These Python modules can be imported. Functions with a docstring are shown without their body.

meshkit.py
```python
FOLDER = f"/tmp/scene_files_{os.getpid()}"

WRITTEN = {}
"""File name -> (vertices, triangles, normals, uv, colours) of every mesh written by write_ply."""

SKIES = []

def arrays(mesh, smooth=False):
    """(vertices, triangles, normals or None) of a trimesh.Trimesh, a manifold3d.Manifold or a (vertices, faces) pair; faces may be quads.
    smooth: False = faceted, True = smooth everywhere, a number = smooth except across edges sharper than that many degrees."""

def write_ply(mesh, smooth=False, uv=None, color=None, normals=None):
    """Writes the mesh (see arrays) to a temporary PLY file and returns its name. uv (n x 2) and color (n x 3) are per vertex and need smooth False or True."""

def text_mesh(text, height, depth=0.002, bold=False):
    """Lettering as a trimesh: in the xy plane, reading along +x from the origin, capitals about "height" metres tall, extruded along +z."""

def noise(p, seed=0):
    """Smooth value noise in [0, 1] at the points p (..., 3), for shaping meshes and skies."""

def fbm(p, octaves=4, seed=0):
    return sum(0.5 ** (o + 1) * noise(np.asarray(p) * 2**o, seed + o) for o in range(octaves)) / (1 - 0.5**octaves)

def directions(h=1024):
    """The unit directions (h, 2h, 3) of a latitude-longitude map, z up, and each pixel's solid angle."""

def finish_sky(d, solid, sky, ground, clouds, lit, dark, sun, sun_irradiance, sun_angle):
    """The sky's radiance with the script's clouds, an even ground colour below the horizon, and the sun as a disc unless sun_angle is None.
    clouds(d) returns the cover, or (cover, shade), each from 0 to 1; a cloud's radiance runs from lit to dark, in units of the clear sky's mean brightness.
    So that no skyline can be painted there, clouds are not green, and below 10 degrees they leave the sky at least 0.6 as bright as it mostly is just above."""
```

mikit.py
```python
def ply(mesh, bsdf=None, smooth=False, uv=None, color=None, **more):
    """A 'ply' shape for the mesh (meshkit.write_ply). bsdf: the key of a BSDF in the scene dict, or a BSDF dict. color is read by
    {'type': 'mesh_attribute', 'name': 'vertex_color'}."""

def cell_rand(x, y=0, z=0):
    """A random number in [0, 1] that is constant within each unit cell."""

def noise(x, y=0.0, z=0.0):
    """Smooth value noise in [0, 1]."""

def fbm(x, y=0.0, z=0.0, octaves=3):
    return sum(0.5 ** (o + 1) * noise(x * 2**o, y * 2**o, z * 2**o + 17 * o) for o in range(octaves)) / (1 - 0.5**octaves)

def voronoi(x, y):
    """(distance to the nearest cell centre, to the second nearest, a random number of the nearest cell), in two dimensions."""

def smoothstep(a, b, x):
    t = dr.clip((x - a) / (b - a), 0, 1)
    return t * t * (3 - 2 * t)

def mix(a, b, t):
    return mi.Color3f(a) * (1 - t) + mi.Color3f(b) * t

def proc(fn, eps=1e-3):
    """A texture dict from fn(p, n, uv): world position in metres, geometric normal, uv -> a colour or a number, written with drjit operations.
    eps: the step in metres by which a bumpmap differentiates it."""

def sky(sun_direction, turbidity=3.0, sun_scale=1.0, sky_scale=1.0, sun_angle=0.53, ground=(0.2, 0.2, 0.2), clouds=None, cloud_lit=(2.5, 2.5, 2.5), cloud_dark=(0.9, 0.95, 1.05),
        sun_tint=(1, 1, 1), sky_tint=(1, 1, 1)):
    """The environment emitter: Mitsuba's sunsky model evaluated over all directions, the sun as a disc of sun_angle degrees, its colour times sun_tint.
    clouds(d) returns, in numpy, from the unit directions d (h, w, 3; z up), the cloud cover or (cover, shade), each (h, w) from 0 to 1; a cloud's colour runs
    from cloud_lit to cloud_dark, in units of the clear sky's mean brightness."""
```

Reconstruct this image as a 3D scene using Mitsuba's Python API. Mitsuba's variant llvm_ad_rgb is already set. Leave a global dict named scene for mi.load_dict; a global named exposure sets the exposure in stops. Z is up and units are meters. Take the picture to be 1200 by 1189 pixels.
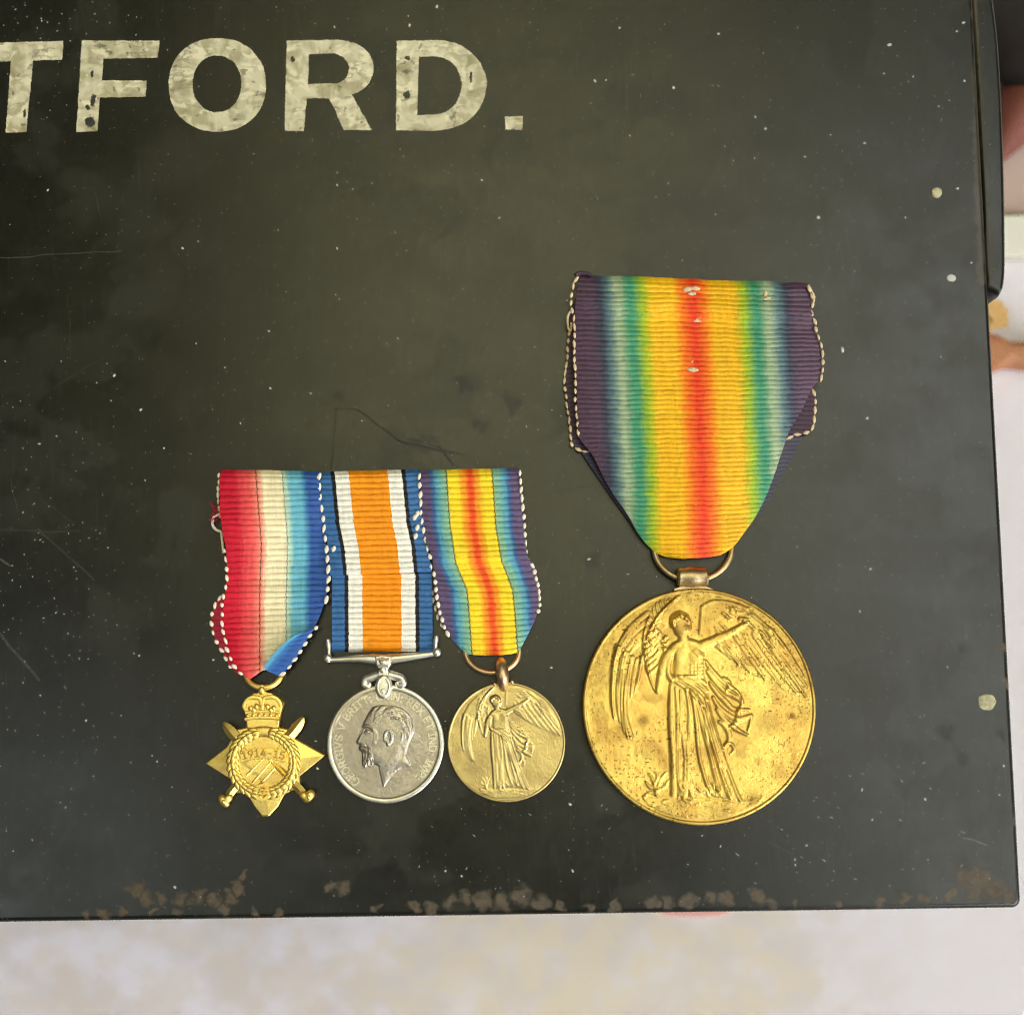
import math, random
import numpy as np, trimesh, mitsuba as mi, drjit as dr
import mikit, meshkit
from mikit import proc, noise, fbm, voronoi, cell_rand, smoothstep, mix
from scipy.ndimage import gaussian_filter, map_coordinates
from scipy.interpolate import PchipInterpolator
from shapely.geometry import Polygon

random.seed(7); rng = np.random.default_rng(7)
T = mi.ScalarTransform4f
scene, labels = {'type': 'scene'}, {}
exposure = 0.0

# ------------------------------------------------------------------ camera (hand-held phone, 19 cm above the lid, tipped 7 degrees)
F, TILT, MM = 1400.0, math.radians(7.0), 0.000135
CH = F * MM * math.cos(TILT)
CAM = np.array([0, -CH * math.tan(TILT), CH])
FW = np.array([0, math.sin(TILT), -math.cos(TILT)]); UP = np.array([0, math.cos(TILT), math.sin(TILT)])
scene['camera'] = {'type': 'thinlens', 'fov': math.degrees(2 * math.atan(600 / F)), 'fov_axis': 'x', 'near_clip': 0.01, 'far_clip': 20.0,
    'aperture_radius': 0.0014, 'focus_distance': F * MM * 0.995,
    'to_world': T().look_at(origin=CAM.tolist(), target=(CAM + FW).tolist(), up=UP.tolist())}

# ------------------------------------------------------------------ light: soft room light, warm ceiling lights and cooler daylight panels
def rgb(*v): return {'type': 'rgb', 'value': [float(x) for x in v]}
def lin(r, g, b): return [((c / 255 / 12.92) if c <= 10 else ((c / 255 + 0.055) / 1.055) ** 2.4) for c in (r, g, b)]
scene['room_light'] = {'type': 'constant', 'radiance': rgb(0.07, 0.07, 0.067)}
def lamp(key, x0, x1, y0, y1, z, rad, label, cat='lamp'):
    scene[key] = {'type': 'rectangle', 'to_world': T().translate([(x0 + x1) / 2, (y0 + y1) / 2, z]).rotate([1, 0, 0], 180).scale([(x1 - x0) / 2, (y1 - y0) / 2, 1]),
                  'bsdf': {'type': 'diffuse', 'reflectance': rgb(.8, .8, .8)}, 'emitter': {'type': 'area', 'radiance': rgb(*rad)}}
    labels[key] = {'label': label, 'category': cat}
lamp('ceiling_lamp', -0.31, 0.30, -0.05, 0.90, 1.30, (2.7, 2.5, 1.25), 'warm ceiling light panel high above the middle of the box')
lamp('skylight', 0.36, 1.10, -0.60, 0.70, 1.35, (3.1, 3.2, 2.9), 'cool daylight panel high above the right side of the box', 'skylight')
lamp('skylight_001', -1.0, -0.42, -0.65, -0.14, 1.35, (2.3, 2.5, 2.45), 'small dim daylight panel high above the lower left of the box', 'skylight')
scene['window'] = {'type': 'rectangle', 'to_world': T().look_at(origin=[1.5, -1.35, 1.0], target=[0, 0, 0], up=[0, 0, 1]).scale([0.8, 0.5, 1]), 'bsdf': {'type': 'diffuse', 'reflectance': rgb(.8, .8, .8)}, 'emitter': {'type': 'area', 'radiance': rgb(10.2, 10.2, 10.6)}}
labels['window'] = {'label': 'bright window far beyond the lower right of the box', 'category': 'window'}

# ------------------------------------------------------------------ helpers
def at(x, y, z=0.0):
    """The point at height z that is seen at photo pixel (x, y)."""
    x, y, z = np.broadcast_arrays(np.asarray(x, float), np.asarray(y, float), np.asarray(z, float))
    d = np.stack([(x - 600) / F, -(y - 594.5) / F * UP[1] + FW[1], -(y - 594.5) / F * UP[2] + FW[2]], -1)
    return CAM + d * ((z - CAM[2]) / d[..., 2])[..., None]
def put(key, mesh, bsdf, smooth=30, uv=None, **more):
    scene[key] = mikit.ply(mesh, bsdf, smooth=smooth, uv=uv, **more); return key
def nxt(key):
    if key not in scene: return key
    k = 1
    while f'{key}_{k:03d}' in scene: k += 1
    return f'{key}_{k:03d}'
def tag(key, label=None, category=None, group=None, kind=None):
    labels[key] = {k: v for k, v in (('label', label), ('category', category), ('group', group), ('kind', kind)) if v}
def spline(pts, n, closed=False):
    p = np.asarray(pts, float)
    if len(p) == 2: return p[0] + (p[1] - p[0]) * np.linspace(0, 1, n)[:, None]
    s = np.r_[0, np.cumsum(np.linalg.norm(np.diff(p, axis=0), axis=1))]
    f = PchipInterpolator(s, p)
    return f(np.linspace(0, s[-1], n))
def tube(path, r, sides=10, closed=False, flat=1.0):
    p = np.asarray(path, float); n = len(p)
    t = (np.roll(p, -1, 0) - np.roll(p, 1, 0)) if closed else np.gradient(p, axis=0)
    t /= np.linalg.norm(t, axis=1, keepdims=True) + 1e-15
    a = np.cross(t, [0, 0, 1.0]); bad = np.linalg.norm(a, axis=1) < 1e-6; a[bad] = [1, 0, 0]
    a /= np.linalg.norm(a, axis=1, keepdims=True); b = np.cross(a, t)
    r = np.broadcast_to(r, (n,))[:, None, None]; g = np.arange(sides) * 2 * np.pi / sides
    v = (p[:, None] + r * (np.cos(g)[None, :, None] * a[:, None] + flat * np.sin(g)[None, :, None] * b[:, None])).reshape(-1, 3)
    f = []
    for i in range(n if closed else n - 1):
        for j in range(sides):
            A, B = i * sides + j, i * sides + (j + 1) % sides
            C, D = ((i + 1) % n) * sides + j, ((i + 1) % n) * sides + (j + 1) % sides
            f += [[A, B, D], [A, D, C]]
    if not closed:
        v = np.vstack([v, p[0], p[-1]]); c0, c1 = len(v) - 2, len(v) - 1
        for j in range(sides):
            f.append([c0, (j + 1) % sides, j]); f.append([c1, (n - 1) * sides + j, (n - 1) * sides + (j + 1) % sides])
    m = trimesh.Trimesh(v, f, process=False); m.fix_normals(); return m
def blob(center, rad, rot=0.0, sub=2):
    m = trimesh.creation.icosphere(subdivisions=sub); m.apply_scale(rad)
    m.apply_transform(trimesh.transformations.rotation_matrix(rot, [0, 0, 1])); m.apply_translation(center); return m
def loft(rings, cap=True):
    """Closed mesh through rings of equal vertex count, bottom to top (counter-clockwise from above)."""
    n = len(rings[0]); v = np.vstack(rings); f = []
    for k in range(len(rings) - 1):
        for j in range(n):
            a, b = k * n + j, k * n + (j + 1) % n
            f += [[a, b, b + n], [a, b + n, a + n]]
    if cap:
        v = np.vstack([v, rings[0].mean(0), rings[-1].mean(0)]); c0, c1 = len(v) - 2, len(v) - 1; o = (len(rings) - 1) * n
        for j in range(n): f += [[c0, (j + 1) % n, j], [c1, o + j, o + (j + 1) % n]]
    return trimesh.Trimesh(v, f, process=False)
def inset(poly, d):
    p = np.asarray(poly, float); e0 = p - np.roll(p, 1, 0); e1 = np.roll(p, -1, 0) - p
    e0 /= np.linalg.norm(e0, axis=1, keepdims=True); e1 /= np.linalg.norm(e1, axis=1, keepdims=True)
    n = np.stack([-(e0 + e1)[:, 1], (e0 + e1)[:, 0]], 1); n /= np.linalg.norm(n, axis=1, keepdims=True)
    return p + n * d / np.maximum(np.abs((n * np.stack([-e1[:, 1], e1[:, 0]], 1)).sum(1)), .4)[:, None]
def round_poly(pts, r, k=8):
    out = []
    q = Polygon(pts); q = q.buffer(-r, join_style=2).buffer(r, quad_segs=k)
    c = np.array(q.exterior.coords)[:-1]
    return c if q.exterior.is_ccw else c[::-1]
def slab(poly, z0, z1, r, k=4):
    p = np.asarray(poly, float); rings = []
    z3 = lambda q, z: np.c_[q, np.full(len(q), z)]
    rings.append(z3(p, z0))
    for a in np.linspace(0, np.pi / 2, k + 1): rings.append(z3(inset(p, r * (1 - math.cos(a))), z1 - r + r * math.sin(a)))
    return loft(rings)
def ccw(p):
    p = np.asarray(p, float); x, y = p[:, 0], p[:, 1]
    return p if (x * np.roll(y, -1) - np.roll(x, -1) * y).sum() > 0 else p[::-1]
def extrude(poly, z0, z1):
    m = trimesh.creation.extrude_polygon(poly, z1 - z0, engine='earcut'); m.apply_translation([0, 0, z0]); return m
def pixel_poly(pts, z, holes=()):
    return Polygon(at(*np.array(pts, float).T, z)[:, :2], [at(*np.array(h, float).T, z)[:, :2] for h in holes])

# ------------------------------------------------------------------ materials
def bs(key, d): scene[key] = d; return key
def two(d): return {'type': 'twosided', 'bsdf': d}
K = 1 / MM                                                 # noise frequencies are given per photo pixel on the lid
def seg_dist(p, a, b):
    ax, ay = float(a[0]), float(a[1]); dx, dy = float(b[0]) - ax, float(b[1]) - ay
    t = dr.clip(((p.x - ax) * dx + (p.y - ay) * dy) / (dx * dx + dy * dy), 0, 1)
    return dr.sqrt(dr.square(p.x - ax - t * dx) + dr.square(p.y - ay - t * dy)), t

RUST = [(160, 1040, 12), (172, 1052, 13), (192, 1054, 11), (212, 1053, 11), (232, 1052, 11), (252, 1053, 11), (270, 1051, 10), (282, 1040, 10), (285, 1028, 8), (262, 1064, 8),
        (391, 1038, 10), (404, 1039, 10), (140, 1066, 7), (120, 1070, 8), (100, 1073, 6), (180, 1068, 6), (210, 1069, 5), (300, 1067, 7), (325, 1067, 6), (440, 1066, 7), (486, 1061, 9), (505, 1063, 9), (526, 1056, 12), (545, 1053, 12), (565, 1054, 14), (588, 1056, 14), (612, 1051, 15), (634, 1058, 13), (656, 1061, 9), (690, 1062, 7), (720, 1061, 8),
        (765, 1056, 10), (785, 1057, 12), (808, 1057, 12), (832, 1053, 11), (850, 1052, 11), (888, 1050, 12), (903, 1057, 9), (935, 1058, 8), (985, 1058, 7), (1030, 1056, 8), (1060, 1054, 9), (1085, 1054, 9),
        (1130, 1028, 17), (1150, 1031, 20), (1165, 1042, 18), (1140, 1045, 16), (1182, 1050, 11), (1115, 1047, 10), (1187, 960, 7), (1183, 800, 8), (1178, 760, 7), (1186, 880, 6)]
RUSTW = [(*at(x, y)[:2], r * MM) for x, y, r in RUST]
SCR = [((0, 303), (142, 293), .9, .5), ((395, 478), (388, 552), .8, -.5), ((392, 480), (418, 478), 1., -.5), ((418, 478), (470, 516), 1.2, -.6), ((470, 516), (530, 532), 1.4, -.6), ((515, 522), (531, 545), 1.1, -.8),
       ((480, 512), (545, 535), .8, -.4), ((632, 578), (700, 570), .5, -.5), ((0, 742), (45, 795), 2.4, .35), ((45, 620), (110, 680), 1.6, .22), ((0, 622), (95, 622), 1.2, .2), ((60, 455), (120, 420), .7, .2),
       ((1130, 982), (1158, 990), 1.2, .8), ((80, 345), (84, 420), .6, .2), ((12, 560), (20, 600), .9, .25), ((0, 655), (12, 662), 2.0, .5), ((52, 590), (90, 612), .7, .2), ((110, 225), (118, 262), .7, .18),
       ((900, 985), (930, 1000), .6, .3), ((1020, 735), (1046, 745), .6, .3)]
SCRW = [(at(*a)[:2], at(*b)[:2], w * MM, k) for a, b, w, k in SCR]
SEAM = (at(1143, -40)[:2], at(1150, 330)[:2])
def lid_parts(p):
    x, y = p.x * K, p.y * K
    wob = mi.Point2f(p.x + (fbm(x * .09, y * .12, 3.0) - .5) * 18 * MM, p.y + (fbm(x * .09, y * .12, 9.0) - .5) * 13 * MM)
    rust = mi.Float(0)
    for bx, by, r in RUSTW:
        d = dr.sqrt(dr.square(wob.x - bx) + dr.square(wob.y - by)) * 1.2
        rust = dr.maximum(rust, 1 - smoothstep(.35, 1.15, d / r))
    return x, y, rust
def smudge(x, y):
    return smoothstep(.50, .66, fbm(x * .016 + 11 + .5 * noise(x * .05, y * .05), y * .016, 41.0, octaves=4)) * smoothstep(.30, .60, fbm(x * .004, y * .004, 43.0))
def lid_color(p, n, uv):
    x, y, rust = lid_parts(p)
    c = mix(lin(12, 14, 8), lin(20, 20, 10), fbm(x * .006 + 5, y * .006, 1.0))
    c = c * (.7 + .6 * fbm(x * .03, y * .03, 2.0))
    sm = smudge(x, y)
    c = mix(c, lin(40, 40, 32), sm * .22)
    c = mix(c, lin(70, 70, 60), smoothstep(.62, .85, fbm(x * .4 + y * .03, y * .02, 31.0)) * smoothstep(.4, .7, fbm(x * .01, y * .01, 33.0)) * .10)
    for a, b, w, k in SCRW:
        d, t = seg_dist(mi.Point2f(p.x + (noise(x * .05, y * .05, 4.0) - .5) * 4 * MM, p.y + (noise(x * .05, y * .05, 8.0) - .5) * 4 * MM), a, b)
        m = (1 - smoothstep(.3, 1.0, d / w)) * (.35 + .65 * noise(x * .35, y * .35, 5.0))
        c = mix(c, lin(150, 148, 130), m * k * .35) if k > 0 else mix(c, lin(14, 14, 10), m * -k)
    d, t = seg_dist(p, *SEAM)
    c = mix(c, lin(58, 52, 40), (1 - smoothstep(3., 7.5, d * K + (fbm(x * .15, y * .08, 7.0) - .5) * 9)) * .8)
    # bright flecks in the paint
    v1, v2, r = voronoi(x * .07, y * .07)
    c = mix(c, lin(150, 150, 130), (1 - smoothstep(.018, .05, v1)) * smoothstep(.55, .9, r) * .6)
    rc = mix(lin(72, 61, 46), lin(100, 86, 67), fbm(x * .10, y * .12, 6.0))
    return mix(c, rc, rust * (.6 + .2 * smoothstep(.3, .6, fbm(x * .3, y * .3, 16.0))))
def dark_marks(p, x, y):
    m = mi.Float(0)
    for a, b, w, k in SCRW:
        if k < 0:
            d, t = seg_dist(mi.Point2f(p.x + (noise(x * .05, y * .05, 4.0) - .5) * 4 * MM, p.y + (noise(x * .05, y * .05, 8.0) - .5) * 4 * MM), a, b)
            m = dr.maximum(m, (1 - smoothstep(.5, 1.6, d / w)) * -k * (.4 + .6 * noise(x * .2, y * .2, 5.0)))
    for cx, cy, r in SPOTW:
        d = dr.sqrt(dr.square(p.x - cx) + dr.square(p.y - cy)) / r + (fbm(x * .09, y * .09, 3.0) - .5) * 2.4
        m = dr.maximum(m, (1 - smoothstep(.1, 1.1, d)) * .26)
    return m * .45
SPOTW = [(*at(x, y)[:2], r * MM) for x, y, r in ((692, 655, 10), (366, 496, 9), (568, 500, 14), (500, 515, 16), (600, 470, 13), (1128, 755, 9), (1110, 858, 12), (1176, 863, 8), (1130, 888, 10), (400, 465, 8), (540, 455, 12))]
def lid_rough(p, n, uv):
    x, y, rust = lid_parts(p)
    return .22 + .12 * fbm(x * .012, y * .02, 11.0) + .06 * fbm(x * .15, y * .15, 12.0) + .07 * smudge(x, y) + .30 * rust + dark_marks(p, x, y)
bs('lid_paint', two({'type': 'principled', 'base_color': proc(lid_color), 'roughness': proc(lid_rough), 'specular': 0.45}))
bs('box_paint', two({'type': 'principled', 'base_color': proc(lambda p, n, uv: mix(lin(46, 48, 40), lin(62, 62, 52), fbm(p.x * 400, p.y * 400, p.z * 400))), 'roughness': .42, 'specular': .5}))
def letter_color(p, n, uv):
    x, y = p.x * K, p.y * K
    wx, wy = x + 10 * noise(x * .05, y * .05, 61.), y + 10 * noise(x * .05, y * .05, 62.)
    st = .55 * fbm(wx * .045, wy * .11, 1.0) + .45 * fbm(wx * .13, wy * .05, 71.0)
    c = mix(lin(160, 152, 118), lin(194, 187, 156), smoothstep(.34, .62, st))
    c = mix(c, lin(218, 211, 178), smoothstep(.56, .74, fbm(wx * .09, wy * .14, 8.0)) * .7)
    c = mix(c, lin(104, 92, 58), smoothstep(.56, .76, fbm(wx * .055 + 30, wy * .07, 2.0)) * .4)
    c = mix(c, lin(70, 62, 40), (1 - smoothstep(.0, .06, dr.abs(fbm(wx * .05 + 3, wy * .12, 52.0) - .5))) * smoothstep(.45, .65, fbm(wx * .03, wy * .03, 54.)) * .45)
    c = mix(c, lin(48, 44, 30), smoothstep(.72, .82, fbm(wx * .12 + 9, wy * .13, 4.0)) * .6)
    for cx, cy, rx, ry in FLAKE:
        q = dr.sqrt(dr.square((p.x - cx) / rx) + dr.square((p.y - cy) / ry)) + (fbm(x * .3, y * .3, 5.0) - .5) * 1.1
        c = mix(c, lin(40, 42, 36), 1 - smoothstep(.8, 1.0, q))
    return c
FLAKE = [(*at(x, y)[:2], rx * MM, ry * MM) for x, y, rx, ry in ((106, 142, 6, 8), (109, 118, 4, 8), (103, 126, 3, 4), (108, 88, 2, 6), (29, 133, 2, 6), (117, 55, 0.1, .1), (552, 92, 2, 9), (478, 68, 4, 3), (477, 111, 4, 5), (343, 70, 3, 4))]
bs('letter_paint', two({'type': 'bumpmap', 'arbitrary': proc(lambda p, n, uv: fbm(p.x * K * .08, p.y * K * .25, 1.0) + .5 * fbm(p.x * K * .25, p.y * K * .1, 3.0), eps=8e-5), 'scale': 9e-5,
    'bsdf': {'type': 'principled', 'base_color': proc(letter_color), 'roughness': .42, 'specular': .5}}))
bs('dust', {'type': 'diffuse', 'reflectance': rgb(.50, .49, .44)})
bs('cream_drop', two({'type': 'principled', 'base_color': proc(lambda p, n, uv: mix(lin(120, 112, 80), lin(205, 198, 158), fbm(p.x * 2500, p.y * 2500, 3.0))), 'roughness': .5}))
bs('thread', two({'type': 'principled', 'base_color': proc(lambda p, n, uv: mix(lin(176, 148, 106), lin(226, 206, 168), fbm(p.x * 3000, p.y * 3000, p.z * 3000))), 'roughness': .7, 'sheen': .3}))
bs('white_thread', two({'type': 'principled', 'base_color': rgb(*lin(230, 218, 196)), 'roughness': .7, 'sheen': .3}))
bs('red_thread', two({'type': 'principled', 'base_color': rgb(*lin(170, 30, 50)), 'roughness': .8}))

def metal(key, main, dull, tarn, rough, spots, rim=None, pits=.5, freq=1.0, rimw=.0):
    """Worn metal: mottled tone, tarnish patches at given places, fine dark pits."""
    def col(p, n, uv):
        x, y = p.x * K * freq, p.y * K * freq
        c = mix(main, dull, smoothstep(.42, .68, fbm(x * .035 + 3, y * .035, 1.0)))
        t = smoothstep(.55, .75, fbm(x * .05 + 40, y * .05, 6.0)) * .35
        for cx, cy, r, k in spots:
            d = dr.sqrt(dr.square(p.x - cx) + dr.square(p.y - cy)) / r
            t = dr.maximum(t, (1 - smoothstep(.2, 1.1, d)) * k)
        if rim is not None:
            d = dr.sqrt(dr.square(p.x - rim[0]) + dr.square(p.y - rim[1])) / rim[2]
            g = smoothstep(.74, .93, d + (fbm(x * .06, y * .06, 21.0) - .5) * .22) * smoothstep(.0, .5, (p.y - rim[1]) / rim[2] + .15 + (noise(x * .03, y * .03, 2.0) - .5) * .4)
            t = dr.maximum(t, g * rimw * (.35 + .9 * fbm(x * .25, y * .25, 4.0)))
        v1, v2, r = voronoi(x * .20 + noise(x * .2, y * .2) * 1.5, y * .20)
        pit = (1 - smoothstep(.10, .30, v1)) * smoothstep(.35, .6, r) * smoothstep(.38, .62, fbm(x * .022 + 7, y * .022, 9.0))
        c = mix(c, tarn, dr.clip(t, 0, 1))
        return mix(c, [v * .45 for v in tarn], dr.clip(pit * pits, 0, 1))
    def rou(p, n, uv):
        x, y = p.x * K * freq, p.y * K * freq
        return rough + .14 * fbm(x * .06, y * .06, 13.0) + .08 * fbm(x * .5, y * .5, 14.0)
    bs(key, two({'type': 'principled', 'base_color': proc(col), 'roughness': proc(rou), 'metallic': 1.0}))
BIG_C = at(819.6, 826.3)
def spot(x, y, r, k): return (*at(x, y)[:2], r * MM, k)
GOLD, GOLD2, BROWN = (.90, .63, .15), (.80, .51, .12), (.24, .115, .03)
metal('gold_gilt', GOLD, GOLD2, BROWN, .43, [spot(925, 838, 6, .8), spot(752, 843, 9, .7), spot(898, 845, 22, .45), spot(885, 890, 5, .5), spot(802, 735, 12, .5), spot(880, 725, 22, .3), spot(790, 948, 30, .4), spot(840, 950, 25, .4), spot(880, 935, 14, .5), spot(833, 845, 14, .45)],
      rim=(BIG_C[0], BIG_C[1], 134 * MM), pits=.75, rimw=.6)
metal('star_gilt', (1.0, .74, .20), (.96, .68, .18), (.55, .30, .08), .32, [], pits=.15, freq=1.3)
metal('pale_gilt', (.66, .51, .205), (.56, .42, .17), (.36, .26, .12), .30, [spot(560, 895, 22, .5), spot(610, 885, 20, .3), spot(600, 835, 20, .3)], pits=.25, freq=1.3)
metal('bronze', (.52, .40, .22), (.40, .29, .15), (.20, .13, .06), .32, [], pits=.4, freq=1.5)
metal('copper_ring', (.66, .45, .26), (.55, .36, .20), (.28, .16, .08), .30, [], pits=.3, freq=1.5)
metal('silver_tone', (.80, .77, .66), (.70, .66, .53), (.42, .36, .26), .30, [], pits=.3, freq=1.3)
metal('worn_silver', (.74, .69, .54), (.64, .59, .46), (.36, .31, .22), .30, [], pits=.2, freq=1.2)
metal('tarnished_silver', (.50, .445, .345), (.42, .365, .28), (.30, .26, .20), .34, [], pits=.3, freq=1.2)

# ------------------------------------------------------------------ table and what lies on it (about 9 cm below the lid)
ZT = -0.090
def table_color(p, n, uv):
    x, y = p.x * 95, p.y * 95
    f = smoothstep(.3, .7, fbm(x + 3, y * 1.3, 1.0, octaves=4))
    g = smoothstep(.35, .7, fbm(x * 2.2, y * 2.2, 5.0))
    right = smoothstep(.055, .10, p.x)
    g = g * (1 - .75 * right); f = f + (.8 - f) * right
    warm = 1 - smoothstep(.3, 1.2, dr.sqrt(dr.square((p.x - .022) / .060) + dr.square((p.y + .1) / .09)))
    c = mix(lin(200, 193, 194), lin(213, 208, 215), f)
    c = mix(c, lin(202, 190, 176), g * .45)
    return mix(c, lin(216, 204, 180), warm * (.4 + .3 * g))
bs('table_cloth', {'type': 'diffuse', 'reflectance': proc(table_color)})
tm = trimesh.creation.box([2.4, 2.0, .03]); tm.apply_translation([0, 0, ZT - .015])
put('table', tm, 'table_cloth', smooth=False); tag('table', 'pale mottled table top under the box', kind='structure')

# ------------------------------------------------------------------ the black document box
c_br, c_bl, c_tr = at(1198, 1064)[:2], at(0, 1081)[:2], at(1141, 0)[:2]
u_b = (c_bl - c_br) / np.linalg.norm(c_bl - c_br); u_r = (c_tr - c_br) / np.linalg.norm(c_tr - c_br)
LW, LD = 0.300, 0.215
outline = round_poly([c_br, c_br + u_r * LD, c_br + u_r * LD + u_b * LW, c_br + u_b * LW], 0.0014, 6)
outline = ccw(np.array(Polygon(outline).segmentize(0.012).exterior.coords)[:-1])
put('document_box__lid', slab(outline, -0.018, 0.0, 0.0009, 5), 'lid_paint', smooth=35)
put('document_box__body', slab(inset(outline, 0.0012), ZT, -0.0185, 0.0002, 1), 'box_paint', smooth=35)
tag('document_box', 'dark green metal box with rusty front edge and cream capitals', 'box')
ly = [(-0.4, -40, 1141, 1152), (0, 0, 1142, 1156), (1, 60, 1146, 1163), (2, 150, 1151, 1168), (3, 250, 1156, 1170.5), (4, 315, 1158, 1171), (5, 335, 1160, 1170), (6, 347, 1161, 1167), (7, 352, 1161.5, 1164)]
sp = [(r, y) for _, y, l, r in ly] + [(l, y) for _, y, l, r in ly[::-1]]
sp = ccw(at(*np.array(spline(sp[:9], 40)).T, -.004)[:, :2]); sp2 = at(*np.array(spline(sp if False else [(l - 12, y) for _, y, l, r in ly[::-1]], 40)).T, -.004)[:, :2]
flp = ccw(np.vstack([at(*spline([(r, y) for _, y, l, r in ly], 40).T, -.004)[:, :2], sp2[1:-1]]))
put('document_box__side_strip', slab(flp, -0.030, -0.0012, 0.0008, 4), 'lid_paint', smooth=40)
tag('document_box__side_strip', 'round ended metal strip along the right edge of the lid')
L = 'document_box__lid__'
def arc(cx, cy, rx, ry, n=56, e=2.0):
    a = np.linspace(0, 2 * np.pi, n, endpoint=False); c, s = np.cos(a), np.sin(a)
    return list(zip(cx + rx * np.sign(c) * np.abs(c) ** (2 / e), cy + ry * np.sign(s) * np.abs(s) ** (2 / e)))
def curve(p, n=8):
    return [tuple(q) for q in spline(p, n * len(p))]
GLYPHS = [('T', [(-24, 51), (74.4, 48.4), (73, 70), (39, 71), (30.6, 155), (6.6, 155.6), (13, 72), (-25, 73)], []),
    ('F', [(96, 48), (187, 48), (184.6, 68), (121, 69), (119.5, 94.7), (172, 94.7), (170.6, 113.6), (117, 114.5), (114, 154), (89.6, 155)], []),
    ('O', arc(254.7, 99.8, 57, 54.7, 72, 2.15), [arc(254.3, 98.6, 28.5, 33.3, 56, 2.1)]),
    ('R', [(336, 48)] + curve([(394, 47), (418.5, 52.5), (434, 66), (438, 79.5), (434, 95), (425, 105), (412, 111)]) + [(436, 152.6), (403, 152.6), (386, 115.5), (359.6, 115.5), (356, 153.8), (333.7, 153.3)],
        [[(362, 64)] + curve([(389, 62.6), (403, 68), (409, 80.6), (405, 92), (394, 98)]) + [(361, 99)]]),
    ('D', [(465, 48)] + curve([(515, 47.5), (533, 51), (550, 60), (563, 75), (570.5, 96.7), (568, 113), (560, 130), (543, 145), (523, 151.7), (506.7, 153.7)]) + [(464, 153)],
        [[(491, 66.7)] + curve([(511.7, 66.3), (526.7, 71.7), (537.5, 85), (541, 100), (536.7, 116.7), (525, 130), (510, 134.7)]) + [(489, 135.3)]]),
    ('.', [(591.7, 136.7), (612.5, 136.7), (612, 152.5), (592.5, 151.7)], [])]
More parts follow.
